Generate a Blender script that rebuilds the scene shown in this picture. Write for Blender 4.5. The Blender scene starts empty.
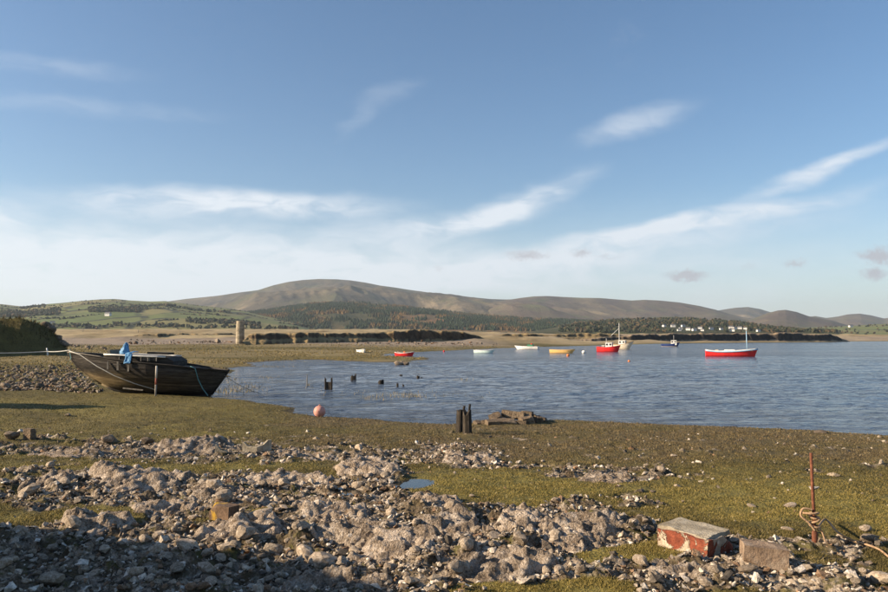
import bpy, bmesh, math, random
import numpy as np
from mathutils import Vector, Matrix

random.seed(7)
RNG = np.random.default_rng(7)
scene = bpy.context.scene
COL = scene.collection
R = math.radians

# ------------------------------------------------------------------ camera
CAMZ = 3.0
FPX = 720.0                        # focal length in photograph pixels (888 wide)
HORIZON = 338.0
PITCH = math.atan((HORIZON - 296) / FPX)
cam = bpy.data.cameras.new('camera')
cam.sensor_width = 36.0
cam.lens = 36.0 * FPX / 888.0
cam.clip_start = 0.1
cam.clip_end = 60000
camo = bpy.data.objects.new('camera', cam)
COL.objects.link(camo)
camo.location = (0, 0, CAMZ)
camo.rotation_euler = (R(90) + PITCH, 0, 0)
scene.camera = camo

# ------------------------------------------------------------------ sun, sky
SUN_EL, SUN_BACK = 22.0, 10.0      # elevation; degrees behind the camera's left
sd_ = Vector((-math.cos(R(SUN_BACK)) * math.cos(R(SUN_EL)), -math.sin(R(SUN_BACK)) * math.cos(R(SUN_EL)), math.sin(R(SUN_EL))))
sun = bpy.data.lights.new('sun', 'SUN')
sun.energy = 5.0
sun.angle = R(0.55)
sun.color = (1.0, 0.81, 0.58)
suno = bpy.data.objects.new('sun', sun)
COL.objects.link(suno)
suno.rotation_euler = sd_.to_track_quat('Z', 'Y').to_euler()

world = bpy.data.worlds.new('World')
scene.world = world
world.use_nodes = True
WN, WL = world.node_tree.nodes, world.node_tree.links
WN.clear()


def wnode(t, **kw):
    n = WN.new(t)
    for k, v in kw.items():
        setattr(n, k, v)
    return n


def wmath(op, a, b=None, c=None, clamp=False):
    n = wnode('ShaderNodeMath', operation=op, use_clamp=clamp)
    for i, v in enumerate((a, b, c)):
        if v is None:
            continue
        if hasattr(v, 'is_output'):
            WL.new(v, n.inputs[i])
        else:
            n.inputs[i].default_value = v
    return n.outputs[0]


sky = wnode('ShaderNodeTexSky', sky_type='NISHITA')
sky.sun_disc = False
sky.sun_elevation = R(SUN_EL)
sky.sun_rotation = math.atan2(sd_.x, sd_.y)
sky.altitude = 0
sky.air_density = 1.0
sky.dust_density = 0.6
sky.ozone_density = 2.6
tc = wnode('ShaderNodeTexCoord')
sep = wnode('ShaderNodeSeparateXYZ')
WL.new(tc.outputs['Generated'], sep.inputs[0])
az = wmath('MULTIPLY', wmath('ARCTAN2', sep.outputs[0], sep.outputs[1]), 180 / math.pi)
el = wmath('MULTIPLY', wmath('ARCSINE', sep.outputs[2]), 180 / math.pi)
pos = wnode('ShaderNodeCombineXYZ')
WL.new(az, pos.inputs[0])
WL.new(el, pos.inputs[1])


def wnoise(vec, scale, detail, rough=0.55, dist=0.0, sx=1.0, sy=1.0, rot=0.0, off=0.0):
    m = wnode('ShaderNodeMapping')
    m.inputs['Scale'].default_value = (sx, sy, 1)
    m.inputs['Rotation'].default_value = (0, 0, R(rot))
    m.inputs['Location'].default_value = (off, off * 0.7, off)
    WL.new(vec, m.inputs['Vector'])
    n = wnode('ShaderNodeTexNoise')
    n.inputs['Scale'].default_value = scale
    n.inputs['Detail'].default_value = detail
    n.inputs['Roughness'].default_value = rough
    n.inputs['Distortion'].default_value = dist
    WL.new(m.outputs[0], n.inputs['Vector'])
    return n


warp = wnoise(pos.outputs[0], 0.11, 4, 0.6, 0.0, 0.6, 1.2)
wv = wnode('ShaderNodeVectorMath', operation='SUBTRACT')
WL.new(warp.outputs['Color'], wv.inputs[0])
wv.inputs[1].default_value = (0.5, 0.5, 0.5)
wv2 = wnode('ShaderNodeVectorMath', operation='MULTIPLY')
WL.new(wv.outputs[0], wv2.inputs[0])
wv2.inputs[1].default_value = (9.0, 3.6, 0)
wpos = wnode('ShaderNodeVectorMath', operation='ADD')
WL.new(pos.outputs[0], wpos.inputs[0])
WL.new(wv2.outputs[0], wpos.inputs[1])


def px_dir(px, py):
    a = math.degrees(math.atan((px - 444) / FPX))
    e = math.degrees(math.atan((HORIZON - py) / FPX * math.cos(R(a))))
    return a, e


def wmap(v, a, b, c, d, smooth=True):
    n = wnode('ShaderNodeMapRange', interpolation_type='SMOOTHSTEP' if smooth else 'LINEAR')
    WL.new(v, n.inputs['Value'])
    for i, q in zip((1, 2, 3, 4), (a, b, c, d)):
        n.inputs[i].default_value = q
    return n.outputs[0]


def streak(px, py, rx, ry, rot, strength, src=None):
    a, e = px_dir(px, py)
    m = wnode('ShaderNodeMapping', vector_type='TEXTURE')
    m.inputs['Location'].default_value = (a, e, 0)
    m.inputs['Rotation'].default_value = (0, 0, R(rot))
    m.inputs['Scale'].default_value = (rx / 13.0, ry / 13.0, 1)
    WL.new(src or wpos.outputs[0], m.inputs['Vector'])
    ln = wnode('ShaderNodeVectorMath', operation='LENGTH')
    WL.new(m.outputs[0], ln.inputs[0])
    return wmap(ln.outputs['Value'], 0.05, 1.35, strength, 0.0)


STREAKS = [(225, 205, 170, 15, 2, 1.0), (120, 262, 330, 42, 1, 0.85), (395, 232, 90, 24, -3, .3),
           (520, 203, 78, 15, 24, 0.72), (470, 222, 90, 16, 10, 0.5), (640, 118, 66, 13, 13, 0.42),
           (815, 172, 75, 10, 17, 0.6), (868, 150, 40, 9, 18, 0.35), (690, 224, 170, 10, 8, 0.85),
           (620, 250, 200, 16, 8, 0.5), (440, 275, 330, 22, 2, 0.5), (40, 60, 90, 10, 2, 0.16),
           (70, 101, 140, 8, 4, 0.14), (345, 122, 26, 9, 35, 0.13), (385, 95, 40, 12, 22, 0.12), (5, 215, 30, 10, 3, 0.5)]
tot = None
for s in STREAKS:
    v = streak(*s)
    tot = v if tot is None else wmath('ADD', tot, v)
wisp = wnoise(wpos.outputs[0], 0.55, 6, 0.62, 0.4, 0.45, 1.5, -14)
wispf = wmap(wisp.outputs['Fac'], 0.25, 0.66, 0.35, 1.12)
tot = wmath('MULTIPLY', tot, wispf)
# thin veil towards the horizon, all the way round, plus stray wisps overhead
veil = wmap(el, 0.0, 12.0, 0.62, 0.0)
vn = wnoise(wpos.outputs[0], 0.16, 5, 0.6, 0.3, 0.5, 1.7, -6, 11.0)
veil = wmath('MULTIPLY', veil, wmap(vn.outputs['Fac'], 0.3, 0.7, 0.55, 1.1))
stray = wnoise(wpos.outputs[0], 0.07, 6, 0.62, 0.6, 0.5, 1.5, -18, 5.0)
strayf = wmap(stray.outputs['Fac'], 0.6, 0.85, 0.0, 0.35)
tot = wmath('ADD', tot, wmath('ADD', veil, strayf))
cmask = wmath('MINIMUM', tot, 0.9)
mixc = wnode('ShaderNodeMix', data_type='RGBA')
WL.new(cmask, mixc.inputs['Factor'])
skyhs = wnode('ShaderNodeHueSaturation')
skyhs.inputs['Saturation'].default_value = 1.12
skyhs.inputs['Value'].default_value = 1.0
WL.new(sky.outputs[0], skyhs.inputs['Color'])
WL.new(skyhs.outputs[0], mixc.inputs['A'])
CLOUD = (5.9, 6.25, 6.7, 1)
mixc.inputs['B'].default_value = CLOUD
# small grey fair-weather puffs low in the sky
pw = wnoise(pos.outputs[0], 1.6, 4, 0.6, 0.0)
pv = wnode('ShaderNodeVectorMath', operation='SUBTRACT')
WL.new(pw.outputs['Color'], pv.inputs[0])
pv.inputs[1].default_value = (0.5, 0.5, 0.5)
pv2 = wnode('ShaderNodeVectorMath', operation='SCALE')
pv2.inputs['Scale'].default_value = 1.5
WL.new(pv.outputs[0], pv2.inputs[0])
pp = wnode('ShaderNodeVectorMath', operation='ADD')
WL.new(pos.outputs[0], pp.inputs[0])
WL.new(pv2.outputs[0], pp.inputs[1])
puff = None
for s in [(687, 276, 20, 5.5, 0, 1.2), (528, 254, 24, 5, 0, .8), (582, 252, 10, 4.5, 0, .7), (878, 256, 15, 7, 0, 1.2),
          (876, 274, 11, 6, 0, .9), (797, 263, 9, 3.5, 0, .7), (608, 257, 14, 2.5, 0, .3), (438, 268, 6, 2.5, 0, .3), (747, 267, 10, 2, 0, .2)]:
    v = streak(*s, src=pp.outputs[0])
    puff = v if puff is None else wmath('ADD', puff, v)
mixp = wnode('ShaderNodeMix', data_type='RGBA')
WL.new(wmath('MINIMUM', puff, 0.85), mixp.inputs['Factor'])
WL.new(mixc.outputs['Result'], mixp.inputs['A'])
mixp.inputs['B'].default_value = (3.5, 3.4, 3.7, 1)
bg = wnode('ShaderNodeBackground')
bg.inputs['Strength'].default_value = 0.067
WL.new(mixp.outputs['Result'], bg.inputs['Color'])
wo = wnode('ShaderNodeOutputWorld')
WL.new(bg.outputs[0], wo.inputs['Surface'])

vs = scene.view_settings
vs.view_transform = 'Standard'
vs.look = 'None'
vs.gamma = 1
vs.exposure = 1.15
vs.use_curve_mapping = False

scene.render.engine = 'CYCLES'
scene.cycles.max_bounces = 6
scene.cycles.volume_bounces = 0
scene.cycles.transparent_max_bounces = 6

# ------------------------------------------------------------------ geometry helpers
ct, st_ = math.cos(PITCH), math.sin(PITCH)


def ray(px, py):
    u, v = (np.asarray(px, float) - 444) / FPX, -(np.asarray(py, float) - 296) / FPX
    return u, ct - st_ * v, st_ + ct * v            # world direction


def at_z(px, py, z=0.0):
    dx, dy, dz = ray(px, py)
    t = (z - CAMZ) / dz
    return dx * t, dy * t


def at_d(px, py, d):
    """point seen at a pixel, d metres ahead"""
    dx, dy, dz = ray(px, py)
    t = d / dy
    return Vector((float(dx * t), float(d), float(CAMZ + dz * t)))


def proj(x, y, z):
    fz = y * ct + (z - CAMZ) * st_
    fz = np.maximum(fz, 0.05)
    up = -y * st_ + (z - CAMZ) * ct
    return 444 + FPX * x / fz, 296 - FPX * up / fz


def _h(ix, iy, s):
    n = (ix * 374761393 + iy * 668265263 + s * 1274126177) & 0xffffffff
    n = ((n ^ (n >> 13)) * 1274126177) & 0xffffffff
    return ((n ^ (n >> 16)) & 0xffff) / 65535.0


def vnoise(x, y, s=0):
    x = np.asarray(x, float)
    y = np.asarray(y, float)
    ix, iy = np.floor(x).astype(np.int64), np.floor(y).astype(np.int64)
    fx, fy = x - ix, y - iy
    ux, uy = fx * fx * (3 - 2 * fx), fy * fy * (3 - 2 * fy)
    a, b, c, d = _h(ix, iy, s), _h(ix + 1, iy, s), _h(ix, iy + 1, s), _h(ix + 1, iy + 1, s)
    return (a + (b - a) * ux) * (1 - uy) + (c + (d - c) * ux) * uy


def fbm(x, y, s=0, o=4, g=0.5):
    t, a, n = 0, 1.0, 0
    for i in range(o):
        t = t + a * vnoise(x, y, s + i)
        n += a
        a *= g
        x, y = x * 2.03 + 17.1, y * 2.03 + 5.3
    return t / n


def ridged(x, y, s=0, o=4, g=0.5):
    t, a, n = 0, 1.0, 0
    for i in range(o):
        t = t + a * (1 - np.abs(2 * vnoise(x, y, s + i) - 1))
        n += a
        a *= g
        x, y = x * 2.1 + 7.7, y * 2.1 + 3.1
    return t / n


def worley(x, y, s=0):
    ix, iy = np.floor(x).astype(np.int64), np.floor(y).astype(np.int64)
    best = np.full(x.shape, 9.0)
    val = np.zeros(x.shape)
    for a in (-1, 0, 1):
        for b in (-1, 0, 1):
            cx, cy = ix + a, iy + b
            d = (cx + _h(cx, cy, s) - x) ** 2 + (cy + _h(cx, cy, s + 1) - y) ** 2
            m = d < best
            best = np.where(m, d, best)
            val = np.where(m, _h(cx, cy, s + 2), val)
    return np.sqrt(best), val


def sstep(a, b, x):
    t = np.clip((x - a) / (b - a), 0, 1)
    return t * t * (3 - 2 * t)


def mesh_np(name, v, f, m=None, smooth=True, attrs=None):
    """mesh from arrays: v (N,3), f (M,3|4)"""
    v = np.ascontiguousarray(v, np.float32)
    f = np.ascontiguousarray(f, np.int32)
    me = bpy.data.meshes.new(name)
    me.vertices.add(len(v))
    me.vertices.foreach_set('co', v.ravel())
    k = f.shape[1]
    me.loops.add(f.size)
    me.loops.foreach_set('vertex_index', f.ravel())
    me.polygons.add(len(f))
    me.polygons.foreach_set('loop_start', np.arange(0, f.size, k, dtype=np.int32))
    me.update(calc_edges=True)
    me.polygons.foreach_set('use_smooth', np.full(len(f), smooth))
    if attrs:
        for an, arr in attrs.items():
            at = me.attributes.new(an, 'FLOAT_COLOR', 'POINT')
            c = np.ones((len(v), 4), np.float32)
            c[:, :arr.shape[1]] = arr
            at.data.foreach_set('color', c.ravel())
    if m:
        me.materials.append(m)
    return me


def link(name, me, parent=None, loc=(0, 0, 0), rot=(0, 0, 0), sc=(1, 1, 1)):
    o = bpy.data.objects.new(name, me)
    COL.objects.link(o)
    o.parent = parent
    o.location = loc
    o.rotation_euler = rot
    o.scale = sc
    return o


def tag(o, label, cat, group=None):
    o['label'] = label
    o['category'] = cat
    if group:
        o['group'] = group
    return o


def empty(name, loc, label, cat, group=None, rz=0.0):
    o = bpy.data.objects.new(name, None)
    COL.objects.link(o)
    o.location = loc
    o.rotation_euler = (0, 0, rz)
    o.empty_display_size = 0.3
    return tag(o, label, cat, group)


def kind(o, k):
    o['kind'] = k
    return o


def bm_mesh(name, bm, m, smooth=False):
    me = bpy.data.meshes.new(name)
    bmesh.ops.recalc_face_normals(bm, faces=bm.faces)
    bm.to_mesh(me)
    bm.free()
    if smooth:
        me.polygons.foreach_set('use_smooth', np.ones(len(me.polygons), bool))
    if m:
        me.materials.append(m)
    return me


def grid_faces(nr, nc, wrap=False):
    r = np.arange(nr - 1)[:, None]
    c = np.arange(nc if wrap else nc - 1)[None, :]
    c2 = (c + 1) % nc
    return np.stack([r * nc + c, r * nc + c2, (r + 1) * nc + c2, (r + 1) * nc + c], -1).reshape(-1, 4)


def tube(name, pts, rad, m, parent=None, seg=8, jitter=0.0, seed=0):
    """tube along points with radii, capped"""
    rs = random.Random(seed)
    pts = [Vector(p) for p in pts]
    if not isinstance(rad, (list, tuple)):
        rad = [rad] * len(pts)
    v, f = [], []
    for i, p in enumerate(pts):
        d = (pts[min(i + 1, len(pts) - 1)] - pts[max(i - 1, 0)]).normalized()
        a = Vector((0, 0, 1)) if abs(d.z) < 0.9 else Vector((1, 0, 0))
        s = d.cross(a).normalized()
        t = s.cross(d)
        for k in range(seg):
            q = 2 * math.pi * k / seg
            r = rad[i] * (1 + jitter * rs.uniform(-1, 1))
            v.append(p + (s * math.cos(q) + t * math.sin(q)) * r)
    n = len(pts)
    for i in range(n - 1):
        for k in range(seg):
            f.append((i * seg + k, i * seg + (k + 1) % seg, (i + 1) * seg + (k + 1) % seg, (i + 1) * seg + k))
    f.append(tuple(range(seg))[::-1])
    f.append(tuple((n - 1) * seg + k for k in range(seg)))
    me = bpy.data.meshes.new(name)
    me.from_pydata(v, [], f)
    me.polygons.foreach_set('use_smooth', np.ones(len(me.polygons), bool))
    me.materials.append(m)
    return link(name, me, parent)


def catenary(a, b, sag, n=14):
    a, b = Vector(a), Vector(b)
    return [a.lerp(b, i / n) - Vector((0, 0, sag * 4 * (i / n) * (1 - i / n))) for i in range(n + 1)]


# ------------------------------------------------------------------ materials
class NT:
    def __init__(s, name):
        s.m = bpy.data.materials.new(name)
        s.m.use_nodes = True
        s.N, s.L = s.m.node_tree.nodes, s.m.node_tree.links
        s.b = s.N['Principled BSDF']
        s.b.inputs['Specular IOR Level'].default_value = 0.25
        s.tc = s.N.new('ShaderNodeTexCoord')

    def put(s, sock, v):
        if hasattr(v, 'is_output'):
            s.L.new(v, sock)
        elif isinstance(v, (tuple, list)):
            sock.default_value = tuple(v) + (1,) * (4 - len(v)) if sock.type == 'RGBA' else v
        else:
            sock.default_value = v

    def noise(s, scale, detail=5, rough=0.6, dist=0.0, coord='Object', stretch=(1, 1, 1), rot=(0, 0, 0), out='Fac', off=0.0):
        mp = s.N.new('ShaderNodeMapping')
        mp.inputs['Scale'].default_value = stretch
        mp.inputs['Rotation'].default_value = rot
        mp.inputs['Location'].default_value = (off, off, off)
        s.L.new(s.tc.outputs[coord], mp.inputs['Vector'])
        n = s.N.new('ShaderNodeTexNoise')
        n.inputs['Scale'].default_value = scale
        n.inputs['Detail'].default_value = detail
        n.inputs['Roughness'].default_value = rough
        n.inputs['Distortion'].default_value = dist
        s.L.new(mp.outputs[0], n.inputs['Vector'])
        return n.outputs[out]

    def voro(s, scale, feature='F1', coord='Object', stretch=(1, 1, 1), out='Distance', rnd=1.0):
        mp = s.N.new('ShaderNodeMapping')
        mp.inputs['Scale'].default_value = stretch
        s.L.new(s.tc.outputs[coord], mp.inputs['Vector'])
        n = s.N.new('ShaderNodeTexVoronoi')
        n.feature = feature
        n.inputs['Scale'].default_value = scale
        n.inputs['Randomness'].default_value = rnd
        s.L.new(mp.outputs[0], n.inputs['Vector'])
        return n.outputs[out]

    def ramp(s, fac, stops):
        n = s.N.new('ShaderNodeValToRGB')
        s.L.new(fac, n.inputs[0])
        e = n.color_ramp.elements
        while len(e) < len(stops):
            e.new(0.5)
        for i, (p, c) in enumerate(stops):
            e[i].position = p
            e[i].color = tuple(c) + (1,) if len(c) == 3 else c
        return n.outputs[0]

    def mix(s, fac, a, b, mode='MIX'):
        n = s.N.new('ShaderNodeMix')
        n.data_type = 'RGBA'
        n.blend_type = mode
        s.put(n.inputs['Factor'], fac)
        s.put(n.inputs['A'], a)
        s.put(n.inputs['B'], b)
        return n.outputs['Result']

    def math(s, op, a, b=0.0, clamp=False):
        n = s.N.new('ShaderNodeMath')
        n.operation = op
        n.use_clamp = clamp
        s.put(n.inputs[0], a)
        s.put(n.inputs[1], b)
        return n.outputs[0]

    def rng(s, v, a, b, c=0.0, d=1.0):
        n = s.N.new('ShaderNodeMapRange')
        n.interpolation_type = 'SMOOTHSTEP'
        s.L.new(v, n.inputs['Value'])
        for i, q in zip((1, 2, 3, 4), (a, b, c, d)):
            n.inputs[i].default_value = q
        return n.outputs[0]

    def attr(s, name):
        n = s.N.new('ShaderNodeAttribute')
        n.attribute_name = name
        return n.outputs['Color']

    def sep(s, c):
        n = s.N.new('ShaderNodeSeparateColor')
        s.L.new(c, n.inputs[0])
        return n.outputs

    def rnd(s):
        return s.N.new('ShaderNodeObjectInfo').outputs['Random']

    def bump(s, h, dist=0.02, strength=1.0):
        n = s.N.new('ShaderNodeBump')
        n.inputs['Strength'].default_value = strength
        n.inputs['Distance'].default_value = dist
        s.L.new(h, n.inputs['Height'])
        s.L.new(n.outputs[0], s.b.inputs['Normal'])

    def done(s, col, rough=0.9):
        s.put(s.b.inputs['Base Color'], col)
        s.put(s.b.inputs['Roughness'], rough)
        return s.m


def mottled(name, stops, scale=4, rough=0.85, bump=0.0, bscale=None, stretch=(1, 1, 1), vary=0.25):
    t = NT(name)
    c = t.ramp(t.noise(scale, 6, 0.65, 0.3, stretch=stretch), stops)
    if vary:
        v = t.rng(t.rnd(), 0, 1, 1 - vary, 1 + vary)
        n = t.N.new('ShaderNodeHueSaturation')
        t.L.new(v, n.inputs['Value'])
        t.L.new(c, n.inputs['Color'])
        c = n.outputs[0]
    if bump:
        t.bump(t.noise(bscale or scale * 5, 6, 0.7, stretch=stretch), bump)
    return t.done(c, rough)


def painted(name, col, rough=0.5, dirt=0.25, scale=3):
    t = NT(name)
    d = tuple(x * (1 - dirt) * 0.85 for x in col)
    c = t.ramp(t.noise(scale, 6, 0.7, 0.4), [(0.3, d), (0.62, col)])
    return t.done(c, rough)


ROCKRAMP = [(0.32, (0.06, 0.045, 0.031)), (0.43, (0.22, 0.165, 0.115)), (0.52, (0.40, 0.325, 0.245)), (0.64, (0.62, 0.545, 0.455))]


def rock_mat(name, stops=ROCKRAMP, scale=3.2, bump=0.05, vary=0.3, world=False):
    t = NT(name)
    base = t.noise(scale, 8, 0.68, 0.5)
    fine = t.noise(scale * 9, 6, 0.7)
    f = t.math('ADD', t.math('MULTIPLY', base, 0.58), t.math('MULTIPLY', fine, 0.42))
    c = t.ramp(f, stops)
    # rusty brown and ochre lichen staining
    st = t.rng(t.noise(scale * 0.8, 4, 0.6, 0.6, off=4.0), 0.54, 0.68, 0, 0.45)
    c = t.mix(st, c, (0.19, 0.12, 0.065))
    if vary:
        n = t.N.new('ShaderNodeHueSaturation')
        t.L.new(t.rng(t.rnd(), 0, 1, 1 - vary, 1 + vary), n.inputs['Value'])
        t.L.new(c, n.inputs['Color'])
        c = n.outputs[0]
    pits = t.voro(scale * 7)
    h = t.math('ADD', t.math('MULTIPLY', fine, 0.6), t.math('ADD', t.math('MULTIPLY', pits, 0.35), base))
    t.bump(h, bump)
    return t.done(c, 0.93)


M = {}
M['rock'] = rock_mat('pale_rock', ROCKRAMP, 4.0, 0.010, 0.25)
M['outcrop'] = rock_mat('outcrop_rock', [(0.36, (0.05, 0.038, 0.027)), (0.44, (0.19, 0.145, 0.105)), (0.505, (0.36, 0.285, 0.215)), (0.60, (0.62, 0.535, 0.45))], 5.5, 0.07, 0.12)
M['darkrock'] = rock_mat('dark_rubble', [(0.28, (0.035, 0.028, 0.021)), (0.43, (0.12, 0.093, 0.068)), (0.55, (0.22, 0.175, 0.13)), (0.70, (0.36, 0.30, 0.235))], 3.0, 0.015, 0.3)
M['slab'] = rock_mat('sandstone_slab', [(0.25, (0.035, 0.025, 0.018)), (0.43, (0.105, 0.075, 0.05)), (0.56, (0.20, 0.15, 0.10)), (0.72, (0.36, 0.30, 0.22))], 3.4, 0.05, 0.3)
M['concrete'] = mottled('weathered_concrete', [(0.3, (0.20, 0.165, 0.115)), (0.5, (0.36, 0.31, 0.23)), (0.7, (0.50, 0.45, 0.36))], 5, 0.95, 0.03, vary=0.1)
M['tarred'] = None
M['rust'] = mottled('rusty_iron', [(0.3, (0.07, 0.028, 0.018)), (0.5, (0.15, 0.055, 0.03)), (0.7, (0.24, 0.10, 0.055))], 14, 0.9, 0.004, vary=0)
M['rope'] = mottled('hemp_rope', [(0.3, (0.20, 0.12, 0.065)), (0.6, (0.42, 0.28, 0.17))], 40, 0.95, 0.004, vary=0)
M['paleropemat'] = mottled('pale_rope', [(0.3, (0.30, 0.29, 0.26)), (0.6, (0.50, 0.49, 0.45))], 20, 0.95, vary=0)
M['tealrope'] = mottled('teal_rope', [(0.3, (0.06, 0.17, 0.19)), (0.6, (0.16, 0.32, 0.34))], 20, 0.95, vary=0)
M['wetwood'] = mottled('wet_black_timber', [(0.3, (0.012, 0.010, 0.008)), (0.55, (0.04, 0.032, 0.024)), (0.75, (0.12, 0.095, 0.07))], 6, 0.85, 0.03, stretch=(3, 3, 0.6), vary=0.2)
M['greywood'] = mottled('grey_timber', [(0.3, (0.09, 0.08, 0.065)), (0.6, (0.28, 0.25, 0.21))], 8, 0.9, 0.01, stretch=(3, 3, 0.6), vary=0.1)
M['white'] = painted('white_paint', (0.78, 0.76, 0.72))
M['cream'] = painted('cream_paint', (0.72, 0.62, 0.47))
M['red'] = painted('red_paint', (0.72, 0.035, 0.035), 0.42, 0.12)
M['blue'] = painted('blue_paint', (0.035, 0.06, 0.19), 0.42, 0.15)
M['paleblue'] = painted('pale_blue_paint', (0.35, 0.55, 0.72), 0.5, 0.1)
M['yellow'] = painted('yellow_paint', (0.72, 0.46, 0.17), 0.5, 0.15)
M['mint'] = painted('mint_paint', (0.62, 0.76, 0.72), 0.5, 0.1)
M['green'] = painted('green_paint', (0.06, 0.22, 0.12), 0.5, 0.2)
M['dark'] = painted('dark_opening', (0.015, 0.015, 0.017), 0.4, 0.0)
M['woodtrim'] = painted('varnished_wood', (0.35, 0.2, 0.1), 0.5, 0.3)
M['orange'] = painted('orange_plastic', (0.75, 0.22, 0.06), 0.5, 0.2)
M['tarp'] = mottled('blue_tarpaulin', [(0.3, (0.05, 0.16, 0.32)), (0.6, (0.13, 0.33, 0.56))], 3, 0.6, vary=0)
M['tanstone'] = mottled('tan_sandstone', [(0.3, (0.15, 0.10, 0.065)), (0.5, (0.30, 0.215, 0.15)), (0.68, (0.43, 0.335, 0.25))], 6, 0.95, 0.03, vary=0)
M['slate'] = painted('slate_roof', (0.12, 0.12, 0.13), 0.7, 0.2)


def hull_wood():
    t = NT('weathered_hull_planks')
    grain = t.noise(3.0, 7, 0.7, 0.3, stretch=(0.35, 1, 5))
    c = t.ramp(grain, [(0.3, (0.017, 0.014, 0.012)), (0.5, (0.05, 0.042, 0.035)), (0.66, (0.115, 0.1, 0.085)), (0.8, (0.2, 0.18, 0.155))])
    # worn, mud-stained bilge towards the bow: pale brown where the tar is gone
    n = t.N.new('ShaderNodeSeparateXYZ')
    t.L.new(t.tc.outputs['Object'], n.inputs[0])
    zz = t.math('ADD', n.outputs[2], t.math('MULTIPLY', t.noise(1.2, 4), 0.7))
    worn = t.math('MULTIPLY', t.rng(zz, 1.75, 1.2, 0, 1), t.rng(zz, 0.72, 1.0, 0, 1))
    worn = t.math('MULTIPLY', worn, t.rng(n.outputs[0], 0.3, -1.8, 0.1, 0.95))
    c = t.mix(worn, c, (0.27, 0.20, 0.105))
    low = t.rng(zz, 0.8, 0.45, 0, 0.8)
    c = t.mix(low, c, (0.014, 0.013, 0.011))
    n2 = t.N.new('ShaderNodeHueSaturation')
    t.L.new(t.rng(t.rnd(), 0, 1, 0.55, 1.0), n2.inputs['Value'])
    t.L.new(c, n2.inputs['Color'])
    t.bump(grain, 0.03)
    return t.done(n2.outputs[0], 0.82)


M['tarred'] = hull_wood()


def brick_mat():
    t = NT('red_masonry_with_mortar')
    p = t.rng(t.noise(3.0, 6, 0.7, 1.2, off=3.7), 0.485, 0.52)
    brick = t.ramp(t.noise(12, 6, 0.7), [(0.3, (0.12, 0.032, 0.018)), (0.55, (0.24, 0.065, 0.034)), (0.75, (0.33, 0.12, 0.07))])
    mort = t.ramp(t.noise(9, 6, 0.7), [(0.3, (0.30, 0.235, 0.165)), (0.65, (0.56, 0.47, 0.36))])
    c = t.mix(p, brick, mort)
    sp = t.rng(t.voro(7.0), 0.10, 0.16, 1, 0)
    c = t.mix(sp, c, (0.62, 0.55, 0.45))
    t.bump(t.math('ADD', t.noise(16, 6, 0.7), t.math('MULTIPLY', p, 0.8)), 0.025)
    return t.done(c, 0.92)


M['brick'] = brick_mat()


def lichen_mat():
    t = NT('brick_with_yellow_lichen')
    p = t.rng(t.noise(6, 5, 0.6, 0.5), 0.42, 0.56)
    base = t.ramp(t.noise(9, 6, 0.7), [(0.3, (0.07, 0.045, 0.03)), (0.65, (0.2, 0.13, 0.085))])
    n = t.N.new('ShaderNodeNewGeometry')
    s = t.N.new('ShaderNodeSeparateXYZ')
    t.L.new(t.tc.outputs['Object'], s.inputs[0])
    side = t.rng(s.outputs[0], 0.02, -0.08)
    c = t.mix(t.math('MULTIPLY', p, side), base, (0.45, 0.27, 0.03))
    t.bump(t.noise(22, 5, 0.7), 0.015)
    return t.done(c, 0.93)


M['lichen'] = lichen_mat()

# ------------------------------------------------------------------ terrain functions
SHORE_PX = [(888, 437), (850, 434.5), (800, 431), (740, 428.5), (690, 426), (640, 424), (590, 422), (545, 421.5), (500, 423), (455, 424.5),
            (430, 423.5), (390, 422), (360, 420), (335, 417.5), (322, 417), (312, 414), (300, 412), (295, 408), (270, 404), (245, 400.5), (228, 398.5),
            (214, 396.5), (206, 392), (212, 385), (220, 377), (232, 373), (229, 369), (240, 367), (262, 366.5), (250, 363.2), (275, 361), (300, 359.8),
            (330, 360.2), (365, 361.8), (400, 362.2), (428, 359.8), (421, 357.8), (392, 356.8), (376, 355.8), (386, 353.8), (410, 352.3), (440, 351),
            (470, 349.6), (500, 348.2), (540, 347), (580, 346), (620, 344.7), (660, 343.7), (720, 342.9), (790, 342.4), (838, 342.1), (850, 341.4), (870, 341.3), (900, 341.2)]
_sx, _sy = at_z([p[0] for p in SHORE_PX], [p[1] for p in SHORE_PX])
_pre = [(9000, -2500), (900, -180), (160, -6), (60, 10), (28, 17.5)]
_post = [(1500, 980), (9000, 2500)]
SHORE = np.array(_pre + list(zip(_sx, _sy)) + _post)
POLY = np.vstack([SHORE, [(9000, 40000), (-40000, 40000), (-40000, -40000), (9000, -40000)]])


def shore_sd(x, y):
    """distance to the waterline, positive on land"""
    shp = x.shape
    x, y = x.ravel(), y.ravel()
    best = np.full(x.shape, 1e18)
    for (ax, ay), (bx, by) in zip(SHORE[:-1], SHORE[1:]):
        dx, dy = bx - ax, by - ay
        t = np.clip(((x - ax) * dx + (y - ay) * dy) / (dx * dx + dy * dy), 0, 1)
        q = (x - ax - t * dx) ** 2 + (y - ay - t * dy) ** 2
        np.minimum(best, q, out=best)
    ins = np.zeros(x.shape, bool)
    n = len(POLY)
    for i in range(n):
        ax, ay = POLY[i]
        bx, by = POLY[(i + 1) % n]
        if ay == by:
            continue
        c = ((ay > y) != (by > y)) & (x < (bx - ax) * (y - ay) / (by - ay) + ax)
        ins ^= c
    d = np.sqrt(best) * np.where(ins, 1, -1)
    return d.reshape(shp)


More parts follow.
